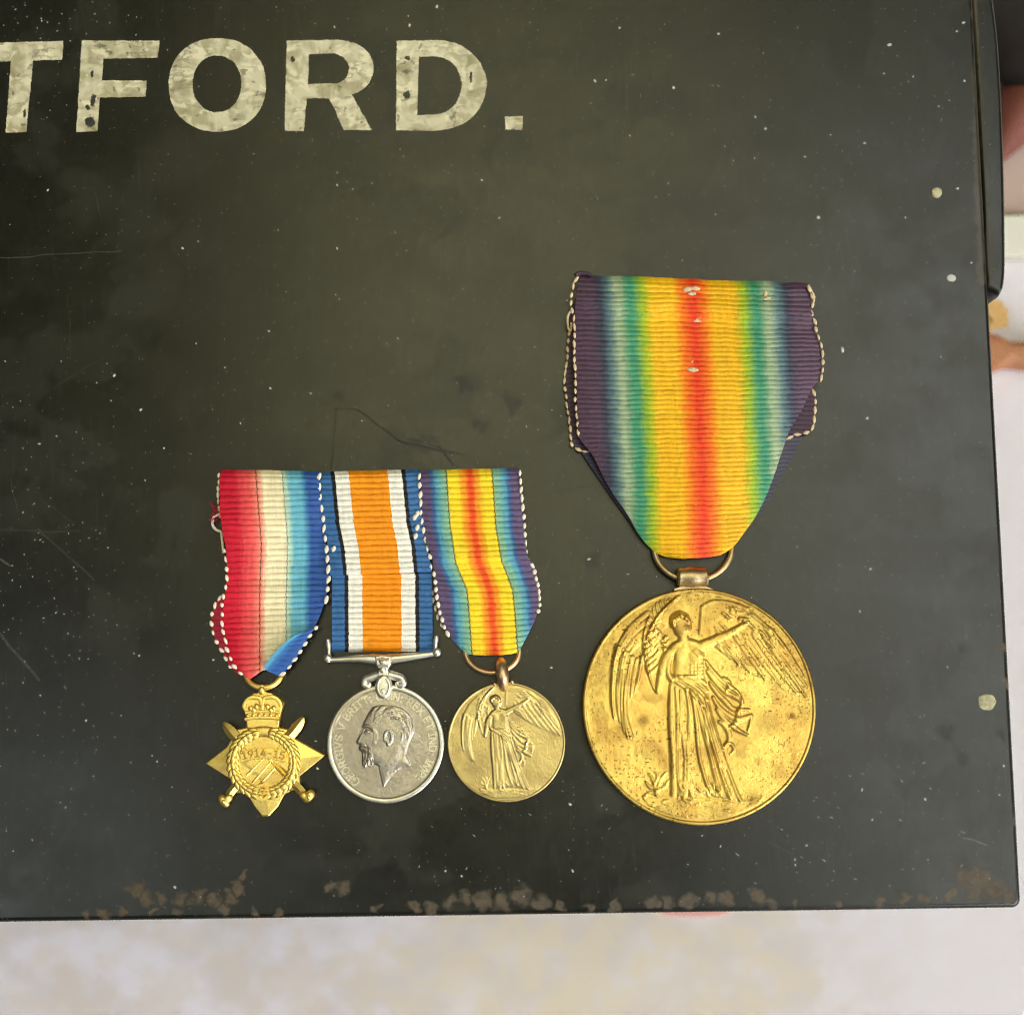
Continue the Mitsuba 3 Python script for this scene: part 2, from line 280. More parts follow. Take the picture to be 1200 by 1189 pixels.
for ch, o, h in GLYPHS:
    g = pixel_poly(o, 0, h).buffer(0).segmentize(0.0004)
    jag = lambda c: np.array(c) + (meshkit.noise(np.c_[np.array(c) * 2500, np.zeros(len(c))], 3)[:, None] - .5) * 1.5e-4
    g = Polygon(jag(g.exterior.coords), [jag(r.coords) for r in g.interiors]).buffer(0)
    k = nxt(L + ('painted_letter' if ch != '.' else 'painted_full_stop'))
    put(k, extrude(g, -0.0001, 0.00006), 'letter_paint', smooth=False)
    tag(k, f'cream painted capital letter {ch}' if ch != '.' else 'cream painted square full stop')
# paint drops and specks of dust on the lid
for x, y, r, k in ((1157, 822, 10, 'cream_drop'), (1098, 226, 6.5, 'cream_drop'), (1115, 326, 5, 'dust')):
    c = at(x, y); m = blob([0, 0, 0], [r * MM, r * MM * .95, .00012], 0, 3)
    m.vertices *= 1 + .25 * (meshkit.noise(np.c_[m.vertices[:, :2] * 1500, np.zeros(len(m.vertices))], int(x))[:, None] - .5); m.apply_translation([c[0], c[1], 0])
    key = nxt(L + 'paint_drop'); put(key, m, k, smooth=True)
DS = [(697, 95, 2.6), (789, 103, 2.8), (897, 151, 2.4), (1042, 53, 3.4), (959, 255, 2.4), (1013, 168, 2.), (842, 40, 2.), (726, 33, 2), (710, 94, 1.6), (885, 137, 1.8), (987, 410, 3.6), (1016, 490, 3.), (56, 223, 1.6), (134, 440, 2.2), (165, 480, 1.8),
      (214, 291, 1.8), (46, 520, 1.6), (192, 525, 1.6), (163, 768, 1.8), (395, 291, 1.4), (395, 217, 1.5), (480, 30, 2.2), (512, 8, 2.), (392, 32, 1.6), (205, 1039, 1.8), (1084, 936, 2.2), (1176, 897, 2.2), (1171, 931, 1.8), (1022, 960, 2), (1010, 925, 1.8), (668, 942, 2.), (612, 845, 2),
      (646, 782, 1.8), (522, 1020, 2), (541, 1026, 1.8), (932, 1013, 1.8), (945, 990, 1.6), (671, 1020, 1.8), (370, 868, 1.6), (372, 900, 1.6), (250, 773, 1.8), (690, 655, 2.4), (1070, 90, 1.8), (1100, 125, 1.6), (410, 920, 1.4), (1129, 27, 2), (1121, 37, 1.8), (1130, 95, 2), (1122, 221, 2.2), (1138, 308, 2)]
sp_ = []
def speck(x, y, r, long=None):
    c = at(x, y); m = trimesh.creation.icosphere(subdivisions=1)
    m.apply_scale([r * MM * (long or random.uniform(.8, 1.6)), r * MM * random.uniform(.6, 1), r * MM * .55])
    m.apply_transform(trimesh.transformations.rotation_matrix(random.uniform(0, 3.14) if not long else random.choice([-.5, -.3, .9, -.7, .2]), [0, 0, 1])); m.apply_translation([c[0], c[1], r * MM * .15]); sp_.append(m)
for x, y, r in DS: speck(x, y, r * .8)
for i in range(300):
    x, y = random.uniform(5, 1190), random.uniform(5, 1070)
    if x > 1130: continue
    w = .45 + 1.1 * meshkit.fbm(np.array([x * .006, y * .006, 2.]))
    speck(x, y, random.choice([.45, .5, .6, .75, 1.0]) * w)
for i in range(130): speck(random.gauss(60, 50), random.gauss(700, 130) % 1060, random.uniform(.4, .9))
for i in range(50): speck(abs(random.gauss(60, 60)), abs(random.gauss(40, 70)), random.uniform(.4, .8))
for i in range(60): speck(random.uniform(480, 1180), random.uniform(880, 1055), random.uniform(.25, .42), long=random.uniform(2.5, 7))
put(L + 'dust_specks', trimesh.util.concatenate(sp_), 'dust', smooth=True); tag(L + 'dust_specks', 'white dust specks and lint scattered over the black lid', kind='stuff')

# ------------------------------------------------------------------ ribbons
def stripes(cols, rib, warp=90., bleed=.012, lines=()):
    """Dyed stripes: cols = [(right edge in -1..1, soft width, colour)]; the dye edge wavers from rib to rib."""
    def fn(p, n, uv):
        k = dr.floor(uv.y * rib)
        u = uv.x * 2 - 1
        u = u + (cell_rand(k, 3) - .5) * bleed * 2 + (noise(u * 25, k * 1.0, 4.) - .5) * bleed * 2
        c = mi.Color3f(cols[0][2])
        for (e, w, _), (_, _, nc) in zip(cols[:-1], cols[1:]):
            c = mix(c, nc, smoothstep(e - w, e + w, u))
        c = c * (.72 + .22 * noise(u * warp, k * .7, 1.) + .14 * noise(u * 42., .5, 6.) + .16 * cell_rand(k, 8) * noise(u * 5., k, 3.))
        for lu, w in lines:
            c = c * (1 - .75 * (1 - smoothstep(w * .4, w, dr.abs(uv.x * 2 - 1 - lu + .006 * dr.sin(uv.y * rib * 6.283)))))
        return c
    return fn
def sym(cols):
    """Mirror a list of (outer edge, soft width, colour) that runs from the middle outwards."""
    left = [(-a[0], a[1], b[2]) for a, b in zip(cols[:-1][::-1], cols[1:][::-1])]
    return left + [tuple(c) for c in cols]
def cloth(key, color):
    bs(key, two({'type': 'principled', 'base_color': proc(color), 'roughness': .55, 'specular': .35, 'sheen': .35}))
PURPLE, NAVY, SLATE, PALE, GREEN, YG = lin(84, 62, 80), lin(54, 60, 78), lin(92, 122, 124), lin(156, 172, 134), lin(62, 142, 106), lin(150, 180, 36)
YEL, ORA, RED = lin(240, 182, 22), lin(244, 112, 20), lin(232, 60, 26)
BIG = sym([(.045, .05, RED), (.125, .055, ORA), (.36, .06, YEL), (.445, .05, YG), (.555, .05, GREEN), (.635, .045, PALE), (.70, .05, SLATE), (.77, .05, NAVY), (1.2, .05, PURPLE)])
NBIG = 58
cloth('rainbow_cloth', stripes(BIG, NBIG, 110., .009))
cloth('purple_cloth', stripes([(2, .1, lin(64, 44, 60))], 30, 60.))
cloth('navy_fold_cloth', stripes([(.1, .3, lin(48, 44, 66)), (2, .1, lin(56, 66, 80))], 30, 40.))
cloth('mauve_fold_cloth', stripes([(.2, .5, lin(84, 66, 84)), (2, .1, lin(66, 66, 82))], 30, 40.))
BLK = lin(28, 26, 28)
cloth('tricolour_cloth', stripes([(-.62, .16, lin(206, 24, 50)), (-.34, .14, lin(230, 82, 82)), (-.20, .07, lin(240, 150, 124)), (.24, .05, lin(240, 226, 184)), (.34, .05, lin(178, 208, 184)), (.62, .06, lin(104, 176, 196)), (.70, .03, lin(58, 118, 164)), (2, .02, lin(44, 84, 152))], 30, 50., .012, [(-.285, .016), (.245, .009)]))
cloth('crimson_cloth', stripes([(2, .1, lin(150, 18, 44))], 14, 40.))
cloth('blue_flap_cloth', stripes([(-.62, .25, lin(86, 160, 190)), (-.1, .3, lin(48, 110, 172)), (2, .02, lin(40, 86, 158))], 8, 40.))
cloth('orange_cloth', stripes(sym([(.39, .006, lin(244, 148, 16)), (.67, .006, lin(238, 234, 220)), (.745, .006, BLK), (2, .02, lin(56, 104, 156))]), 30, 50., .006))
cloth('mini_rainbow_cloth', stripes(sym([(.07, .05, lin(240, 78, 26)), (.19, .06, lin(246, 148, 32)), (.46, .03, lin(250, 214, 40)), (.60, .06, lin(132, 182, 150)), (.72, .05, lin(90, 158, 178)), (.80, .04, lin(58, 96, 148)), (2, .02, lin(94, 78, 112))]), 32, 50., .012, [(.46, .018), (-.46, .018)]))

def sheet(key, knots, bsdf, ribs, z, center=None, half=60, amp=.00016, thick=.0003, nu=90, per=8, wave=.6, bend=0., edge=.0, zvar=None, depth=.5):
    """A woven ribbon lying on the lid: knots = (x left, y left, x right, y right) down the ribbon; each rib is real relief. z(v, s) is the height of the cloth."""
    k = np.array(knots, float); ym = (k[:, 1] + k[:, 3]) / 2; vk = (ym - ym[0]) / (ym[-1] - ym[0])
    f = PchipInterpolator(vk, k); n = ribs * per + 1; v = np.linspace(0, 1, n); e = f(v); s = np.linspace(0, 1, nu)
    X = e[:, 0:1] + (e[:, 2:3] - e[:, 0:1]) * s; Y = e[:, 1:2] + (e[:, 3:4] - e[:, 1:2]) * s + bend * (4 * s * (1 - s))[None] * np.linspace(0, 1, n)[:, None]
    X = X + (edge * (np.abs(np.sin(np.pi * ribs * v)) - .5))[:, None] * (2 * s - 1)[None]
    Y = Y + wave * 2.2 * (meshkit.fbm(np.stack([X * .06, Y * .03, np.zeros_like(X)], -1), 2, 5) - .5)
    V, S = np.meshgrid(v, s, indexing='ij')
    ph = ribs * V + .10 * (meshkit.noise(np.stack([X * .25, ribs * V * .5, np.zeros_like(X)], -1), 8) - .5)
    rib = np.abs(np.sin(np.pi * ph)) ** depth
    micro = 1 - .16 * meshkit.noise(np.stack([X * 1.1, np.floor(ph) * 3.7, np.zeros_like(X)], -1), 11)
    Z = z(V, S) + amp * rib * micro
    top = at(X, Y, Z); c = np.interp(v, *zip(*[(a, b) for a, b in center])) if center else (e[:, 0] + e[:, 2]) / 2
    u = (X - c[:, None]) / half if center else 2 * S - 1
    verts = [top.reshape(-1, 3)]; uvs = [np.stack([u * .5 + .5, V], -1).reshape(-1, 2)]
    i, j = np.meshgrid(np.arange(n - 1), np.arange(nu - 1), indexing='ij'); a = (i * nu + j).ravel()
    faces = [np.stack([a, a + nu, a + nu + 1, a + 1], 1)]; o = n * nu
    loop = np.r_[np.arange(nu), np.arange(2 * nu - 1, n * nu, nu), np.arange(n * nu - 2, (n - 1) * nu - 1, -1), np.arange((n - 2) * nu, 0, -nu)]
    lo = verts[0][loop]; low = lo - [0, 0, thick]; m = len(loop)
    verts += [lo, low]; uvs += [uvs[0][loop]] * 2; q = np.arange(m); r = (q + 1) % m
    faces.append(np.stack([o + q, o + r, o + m + r, o + m + q], 1))
    vv = np.vstack(verts); ff = np.vstack(faces)
    t = np.vstack([ff[:, [0, 1, 2]], ff[:, [0, 2, 3]]])
    put(key, trimesh.Trimesh(vv, t, process=False), bsdf, smooth=True, uv=np.vstack(uvs)); return f
def stitches(parent, path, z, pitch, length, width, bsdf, name='stitch', jit=.15, side=0.):
    p = np.asarray(path, float); s = np.r_[0, np.cumsum(np.linalg.norm(np.diff(p, axis=0), axis=1))]
    g = PchipInterpolator(s, p); d = pitch * .5
    while d < s[-1]:
        q, t = g(d), g(d, 1); ang = math.atan2(-t[1], t[0]) + random.uniform(-jit, jit) + side; k = random.uniform(.72, 1.15)
        c = at(q[0] + random.gauss(0, .35), q[1], z - .00022)
        key = nxt(f'{parent}__{name}')
        scene[key] = {**BEAD, 'bsdf': {'type': 'ref', 'id': bsdf}, 'to_world': T().translate(c.tolist()).rotate([0, 0, 1], math.degrees(ang)).scale([length * MM * k / 2, width * MM * random.uniform(.72, 1.05) / 2, width * MM * .32])}
        d += pitch * random.uniform(.92, 1.08)
bead = trimesh.creation.icosphere(subdivisions=2); bead.vertices[:, 1:] *= (1 - .25 * np.abs(bead.vertices[:, 0:1])); BEAD = mikit.ply(bead, None, smooth=True)
def loop_stitch(parent, pts, z, w, bsdf, name='thread'):
    p = spline(pts, 24); zz = np.broadcast_to(np.interp(np.linspace(0, 1, 24), np.linspace(0, 1, np.size(z)), np.atleast_1d(z)), (24,))
    put(nxt(f'{parent}__{name}'), tube(at(p[:, 0], p[:, 1], zz), w * MM, 8), bsdf, smooth=True)

# --- large medal: rainbow ribbon
B = 'large_gold_medal'
def zbig(v, s):
    return .0019 + .0012 * np.sin(np.pi * np.clip(v, 0, 1)) * (1 - .5 * (2 * s - 1) ** 4) - .0002 * np.exp(-((1 - v) / .05) ** 2) - .0009 * np.exp(-(v / .018) ** 2) - .0005 * (np.abs(2 * s - 1) ** 6) + .0002 * np.sin(9 * s + 4 * v) + .0005 * np.exp(-((v - .08 - .03 * s) / .03) ** 2) - .0003 * np.exp(-((v - .15 - .03 * s) / .03) ** 2)
BK = [(680, 322, 947, 332), (675, 350, 951, 357), (673, 375, 956, 382), (673, 405, 962, 407), (675, 440, 963, 440), (676, 456, 952, 455), (676, 480, 940, 480), (678, 510, 924, 508), (692, 530, 917, 528), (714, 572, 903, 568), (736, 604, 888, 601), (751, 629, 871, 626), (768, 647, 857, 643), (782, 653, 844, 651)]
sheet(f'{B}__ribbon', BK, 'rainbow_cloth', NBIG, zbig, [(0, 810), (.2, 814), (.45, 819), (.75, 823), (1, 825)], 147, .00027, .0003, 190, 9, 1.0, 2.0)
zl = lambda h: (lambda v, s: h + 0 * v)
sheet(f'{B}__ribbon_back', [(676, 345, 720, 345), (668, 368, 720, 370), (663, 440, 720, 440), (666, 480, 720, 480), (671, 520, 720, 518), (684, 530, 720, 529)], 'purple_cloth', 32, zl(.0007), None, 60, .00014, .0003, 24)
sheet(f'{B}__ribbon_back_001', [(900, 430, 950, 430), (900, 455, 955, 455), (900, 475, 956, 475), (900, 495, 953, 495), (900, 508, 943, 508), (900, 514, 926, 513)], 'purple_cloth', 15, zl(.0008), None, 60, .00014, .0003, 24)
sheet(f'{B}__ribbon_fold', [(681, 529, 720, 529), (694, 549, 732, 549), (720, 587, 752, 587), (745, 622, 772, 622), (760, 642, 782, 642)], 'navy_fold_cloth', 26, lambda v, s: .0008 + 0 * v, None, 60, .00012, .0003, 24)
sheet(f'{B}__ribbon_fold_001', [(900, 512, 941, 511), (895, 536, 929, 534), (880, 566, 913, 563), (868, 590, 900, 587), (852, 618, 875, 618), (846, 635, 861, 634)], 'mauve_fold_cloth', 24, lambda v, s: .0007 + 0 * v, None, 60, .00012, .0003, 24)
stitches(B + '__ribbon', [(679, 324), (672, 333), (670, 344), (668.5, 357), (670.5, 364), (672.7, 371), (673, 391), (673, 412), (674, 437), (674.5, 472.5), (676, 492), (678.3, 511)], .0025, 9.6, 9.5, 4.4, 'thread')
stitches(B + '__ribbon_back', [(667, 386), (665.6, 402), (665, 419), (662.7, 433), (661.7, 446), (664, 469), (667, 492), (670.3, 520), (680, 527.5), (690, 529)], .0011, 9.4, 9.4, 4.4, 'thread')
loop_stitch(B + '__ribbon', [(669, 364), (665, 374), (666, 385), (668.5, 388), (669.5, 378)], (.0018, .0012, .0012), 1.5, 'thread')
stitches(B + '__ribbon', [(947.8, 334), (950, 343.7), (953, 352), (952, 364.7), (955, 379.4), (959.4, 394), (963.6, 411), (964.6, 427.8), (961.5, 444.6)], .0024, 9.6, 9.2, 4.6, 'thread')
stitches(B + '__ribbon_back_001', [(952, 455), (955.5, 472), (954.5, 488.8), (952, 501.4), (942.5, 507.7), (932, 509.5), (923, 514)], .0011, 10, 10, 4.6, 'thread')
loop_stitch(B + '__ribbon', [(947, 334), (951, 341), (954, 348), (953, 354)], .0021, 1.4, 'thread')
for x, y, l, w, a in ((806, 339, 12, 7, .2), (815, 338, 12, 6, -.1), (811, 344, 10, 5, 0), (818, 375, 15, 6, 0), (820, 373, 8, 4, .6), (812, 433, 14, 6, -.1), (897, 344, 8, 5, 1.4), (899, 350, 10, 4, .2), (821, 361, 3, 2, 1), (811, 424, 4, 3, 1)):
    v = (y - 322) / 330; c = at(x, y, float(zbig(np.array(v), np.array((x - 675) / 280))) + .00016)
    scene[nxt(B + '__ribbon__thread_knot')] = {**BEAD, 'bsdf': {'type': 'ref', 'id': 'thread'}, 'to_world': T().translate(c.tolist()).rotate([0, 0, 1], math.degrees(a)).scale([l * MM / 2, w * MM / 2, w * MM * .22])}
loop_stitch(B + '__ribbon', [(674, 323), (680, 319.5), (688, 320.5), (692, 323)], .0016, 2.2, 'purple_cloth', 'frayed_corner')

# --- first small medal: red, white and blue ribbon
S1, S2, S3 = 'small_star_medal', 'small_silver_medal', 'small_gold_medal'
z1 = lambda v, s: .0013 + .0008 * np.sin(3.0 * v + .6) + .0007 * np.sin(7.5 * v - .4 + 1.6 * s) - .0007 * np.exp(-(v / .02) ** 2) - .0003 * np.abs(2 * s - 1) ** 5 + .0004 * np.exp(-((v - .60) / .06) ** 2)
sheet(f'{S1}__ribbon', [(260, 550, 374, 552), (257.5, 560, 373.5, 562), (257.5, 594, 376, 590), (260.5, 621, 380, 622), (265.5, 650, 383, 647), (266, 674, 385, 672), (263, 698, 382, 696), (260, 726, 375, 720), (262, 742, 365, 739), (266, 758, 350, 757), (272, 778, 330, 774), (282, 789, 314, 783), (292, 796, 306, 786)],
      'tricolour_cloth', 34, z1, [(0, 316), (.36, 323), (.6, 321), (1, 321)], 58.5, .00033, .0003, 70, 9, .5)
sheet(f'{S1}__ribbon_back', [(264, 694, 280, 694), (252, 709, 280, 709), (248, 726, 282, 726), (250, 742, 284, 742), (255, 754, 286, 754), (261, 765, 290, 764), (269, 780, 292, 778), (280, 791, 296, 788)], 'crimson_cloth', 15, zl(.0007), None, 60, .0002, .0003, 16)
def flap():
    # the turned-over blue edge: upper left border cyan, lower right border stitched
    a = spline([(352, 742), (338, 749), (320, 766), (308, 783)], 30); b = spline([(370, 735), (362, 745), (347, 770), (338, 782), (326, 792)], 30)
    n, nu = 30 * 8, 30; t = np.linspace(0, 1, n); A = np.stack([np.interp(t, np.linspace(0, 1, 30), a[:, k]) for k in (0, 1)], -1); Bq = np.stack([np.interp(t, np.linspace(0, 1, 30), b[:, k]) for k in (0, 1)], -1)
    s = np.linspace(0, 1, nu); XY = A[:, None] + (Bq - A)[:, None] * s[None, :, None]
    Z = .0028 + .0004 * np.exp(-(s / .25) ** 2)[None] - .0005 * s[None] ** 2 + .00016 * np.abs(np.sin(np.pi * (9 * t[:, None] + 1.1 * s[None]))) ** .5 * smooth01(s)[None]
    top = at(XY[..., 0], XY[..., 1], Z); V, S = np.meshgrid(t, s, indexing='ij')
    uv = np.stack([S, V], -1).reshape(-1, 2); v = top.reshape(-1, 3)
    i, j = np.meshgrid(np.arange(n - 1), np.arange(nu - 1), indexing='ij'); q = (i * nu + j).ravel(); f = np.stack([q, q + 1, q + nu + 1, q + nu], 1)
    f = np.vstack([f[:, [0, 2, 1]], f[:, [0, 3, 2]]])
    off = v - [0, 0, .0003]; bd = np.r_[np.arange(nu), np.arange(2 * nu - 1, n * nu, nu), np.arange(n * nu - 2, (n - 1) * nu - 1, -1), np.arange((n - 2) * nu, 0, -nu)]
    m = len(bd); o = len(v); r = np.arange(m); r2 = (r + 1) % m
    vv = np.vstack([v, v[bd], off[bd]]); ff = np.vstack([f, np.stack([o + r, o + r2, o + m + r2], 1), np.stack([o + r, o + m + r2, o + m + r], 1)])
    put(f'{S1}__ribbon_fold', trimesh.Trimesh(vv, ff, process=False), 'blue_flap_cloth', smooth=True, uv=np.vstack([uv, uv[bd], uv[bd]]))
smooth01 = lambda s: np.clip((s - .12) / .25, 0, 1)
flap()
tag(f'{S1}__ribbon_fold', 'blue edge of the ribbon turned over at the bottom')
stitches(S1 + '__ribbon', [(257, 553), (255.5, 570), (256, 590), (257.5, 606)], .0012, 8.0, 8.0, 4.0, 'white_thread')
stitches(S1 + '__ribbon', [(262, 640), (265, 655), (266, 676), (263.5, 692), (260, 712), (260, 730), (262.5, 745), (266, 760), (271, 773), (279, 786), (290, 795)], .0021, 10.5, 7.6, 5.0, 'white_thread', side=.25)
stitches(S1 + '__ribbon_back', [(262, 697), (252, 709), (247.5, 726), (249.5, 741), (255, 754), (261, 765), (269, 780), (276, 788)], .0010, 11.0, 7.6, 5.0, 'white_thread', side=.25)
stitches(S1 + '__ribbon', [(374, 553), (373.5, 565), (376, 588), (380, 623), (383, 648), (385, 672), (382.5, 700), (380.5, 713)], .0025, 12.0, 10.0, 5.2, 'white_thread', side=-.2)
stitches(S1 + '__ribbon_fold', [(373, 731), (364, 744), (354, 759), (346, 771), (338, 782), (330, 790), (321, 793)], .0026, 11.0, 8.0, 4.8, 'white_thread', side=-.2)
loop_stitch(S1 + '__ribbon', [(257, 603), (250, 607), (249, 614), (254, 621), (259, 623), (260.5, 634), (262, 648)], (.0011, .0006, .0006, .001), 1.7, 'white_thread')
for k in range(26):
    a = random.uniform(2.2, 4.2); l = random.uniform(6, 15); x0, y0 = 256 + random.uniform(-2, 1), 602 + random.uniform(-8, 5)
    loop_stitch(S1 + '__ribbon', [(x0, y0), (x0 + l * .5 * math.cos(a), y0 + l * .5 * math.sin(a) + random.uniform(-2, 2)), (x0 + .75 * l * math.cos(a), y0 + l * math.sin(a) + random.uniform(-2, 2))], (.0011, .0008 + random.uniform(-.0004, .0008)), .35, 'red_thread', 'frayed_thread')

# --- second small medal: orange ribbon
z2 = lambda v, s: .0014 + .0006 * np.sin(2.6 * v + .4) - .0009 * np.exp(-(v / .03) ** 2) - .0003 * np.abs(2 * s - 1) ** 5 + .0005 * np.exp(-((v - .93) / .12) ** 2)
sheet(f'{S2}__ribbon', [(374, 553, 491, 549.5), (375.5, 580, 491.5, 577), (378, 605, 494, 602), (384, 640, 501, 638), (386, 660, 504, 658), (386.5, 674, 505.5, 670)], 'orange_cloth', 18, z2, [(0, 431), (.5, 437), (.75, 443), (1, 446)], 58.5, .00033, .0004, 70, 9, .5)
sheet(f'{S2}__ribbon_lower', [(389, 664, 506, 664), (389, 700, 506.5, 700), (389, 764, 507, 763)], 'orange_cloth', 15, lambda v, s: .0009 + .0004 * np.sin(3 * v) - .0009 * np.clip((v - .93) / .07, 0, 1) ** 1.5, [(0, 447), (1, 448)], 58.5, .00033, .0004, 70, 9, .4)
for x, y in ((391, 643), (489, 602), (486, 606), (489, 618), (487, 628)):
    c = at(x, y, .0021 if x < 400 else .0022); scene[nxt(S2 + '__ribbon__stitch')] = {**BEAD, 'bsdf': {'type': 'ref', 'id': 'white_thread'}, 'to_world': T().translate(c.tolist()).rotate([0, 0, 1], 70).scale([4 * MM, 2.6 * MM, 2.4 * MM])}

# --- third small medal: small rainbow ribbon
z3 = lambda v, s: .0013 + .0007 * np.sin(3.0 * v + .3) - .0008 * np.exp(-(v / .025) ** 2) - .0003 * np.abs(2 * s - 1) ** 5 + .0005 * np.exp(-((v - .42 - .05 * s) / .06) ** 2) - .0004 * np.exp(-((v - .56) / .06) ** 2)
sheet(f'{S3}__ribbon', [(492, 551, 608, 548), (492.5, 570, 609, 566), (494, 593, 611.5, 592), (498, 631, 615.5, 631), (506.5, 654, 618, 650), (509, 672, 627, 666), (510.5, 690, 632, 692), (514, 718, 630, 716), (527, 745, 619, 743), (538, 758, 612, 756), (548, 766, 607, 764)], 'mini_rainbow_cloth', 32, z3, [(0, 549.5), (.3, 554), (.5, 561), (.65, 574), (.8, 577), (1, 580)], 58.5, .00033, .0004, 70, 9, .5, 3.)
stitches(S3 + '__ribbon', [(609, 549), (610, 565), (613, 600), (615.5, 630), (616.5, 648)], .0021, 10.5, 9.5, 4.6, 'white_thread', side=-.2)
stitches(S3 + '__ribbon', [(617, 652), (620, 658), (625, 664), (627, 672), (631, 690), (632.5, 704), (631, 716)], .0019, 8.0, 7.5, 5.2, 'white_thread', side=-.2)
stitches(S3 + '__ribbon', [(491, 553), (491.5, 570), (493, 590), (495, 612), (498, 632), (502, 646), (507, 655)], .0023, 10.5, 9.0, 5.0, 'white_thread', side=-.2)
stitches(S3 + '__ribbon', [(504, 660), (509, 676), (511, 692), (513.5, 708), (517, 724), (522, 738), (530, 748)], .0020, 8.8, 8.0, 5.2, 'white_thread', side=-.2)
stitches(S3 + '__ribbon', [(505, 690), (508, 704), (513, 722), (518, 735)], .0009, 9.5, 8.0, 5.0, 'white_thread', side=-.2)

# ------------------------------------------------------------------ struck relief: height fields sculpted from strokes and shapes
class Relief:
    """Heights on the square [-1, 1]^2 of a disc (y down); strokes and shapes raise it, as a die sinker would."""
    def __init__(s, n): s.n = n; s.g = np.linspace(-1, 1, n); s.X, s.Y = np.meshgrid(s.g, s.g); s.H = np.zeros((n, n))
    def win(s, x0, x1, y0, y1):
        i = slice(max(0, int((y0 + 1) / 2 * (s.n - 1))), min(s.n, int((y1 + 1) / 2 * (s.n - 1)) + 2)); j = slice(max(0, int((x0 + 1) / 2 * (s.n - 1))), min(s.n, int((x1 + 1) / 2 * (s.n - 1)) + 2)); return i, j
    def stroke(s, pts, r, h, mode='add', pw=.5, n=24):
        p = spline(pts, n); r = np.interp(np.linspace(0, 1, n), np.linspace(0, 1, np.size(r)), np.atleast_1d(r)); R = r.max()
        i, j = s.win(p[:, 0].min() - R, p[:, 0].max() + R, p[:, 1].min() - R, p[:, 1].max() + R); X, Y = s.X[i, j], s.Y[i, j]; best = np.full(X.shape, 9.)
        for k in range(n - 1):
            a, d = p[k], p[k + 1] - p[k]; t = np.clip(((X - a[0]) * d[0] + (Y - a[1]) * d[1]) / (d @ d + 1e-12), 0, 1)
            best = np.minimum(best, np.hypot(X - a[0] - t * d[0], Y - a[1] - t * d[1]) / (r[k] + (r[k + 1] - r[k]) * t))
        z = h * np.clip(1 - best ** 2, 0, 1) ** pw
        if mode == 'add': s.H[i, j] += z
        else: s.H[i, j] = np.maximum(s.H[i, j], z)
    def poly(s, pts, h, w, mode='max', smooth=True, slope=(0, 0)):
        p = spline(list(pts) + [pts[0]], 90)[:-1] if smooth else np.array(pts, float)
        i, j = s.win(p[:, 0].min(), p[:, 0].max(), p[:, 1].min(), p[:, 1].max()); X, Y = s.X[i, j], s.Y[i, j]; ins = np.zeros(X.shape, bool); d = np.full(X.shape, 9.)
        for a, b in zip(p, np.roll(p, -1, 0)):
            if abs(a[1] - b[1]) > 1e-12: ins ^= ((a[1] > Y) != (b[1] > Y)) & (X < (b[0] - a[0]) * (Y - a[1]) / (b[1] - a[1]) + a[0])
            e = b - a; t = np.clip(((X - a[0]) * e[0] + (Y - a[1]) * e[1]) / (e @ e + 1e-12), 0, 1); d = np.minimum(d, np.hypot(X - a[0] - t * e[0], Y - a[1] - t * e[1]))
        q = np.clip(d / w, 0, 1); z = np.where(ins, h * np.sqrt(1 - (1 - q) ** 2) * (1 + slope[0] * (X - p[:, 0].mean()) + slope[1] * (Y - p[:, 1].mean())), 0)
        if mode == 'max': s.H[i, j] = np.maximum(s.H[i, j], z)
        else: s.H[i, j] += z
    def bump(s, x, y, rx, ry, h, a=0., mode='add', pw=1.0):
        R = max(rx, ry); i, j = s.win(x - R, x + R, y - R, y + R); X, Y = s.X[i, j] - x, s.Y[i, j] - y; c, q = math.cos(a), math.sin(a)
        z = h * np.clip(1 - ((X * c + Y * q) / rx) ** 2 - ((-X * q + Y * c) / ry) ** 2, 0, 1) ** pw
        if mode == 'add': s.H[i, j] += z
        else: s.H[i, j] = np.maximum(s.H[i, j], z)
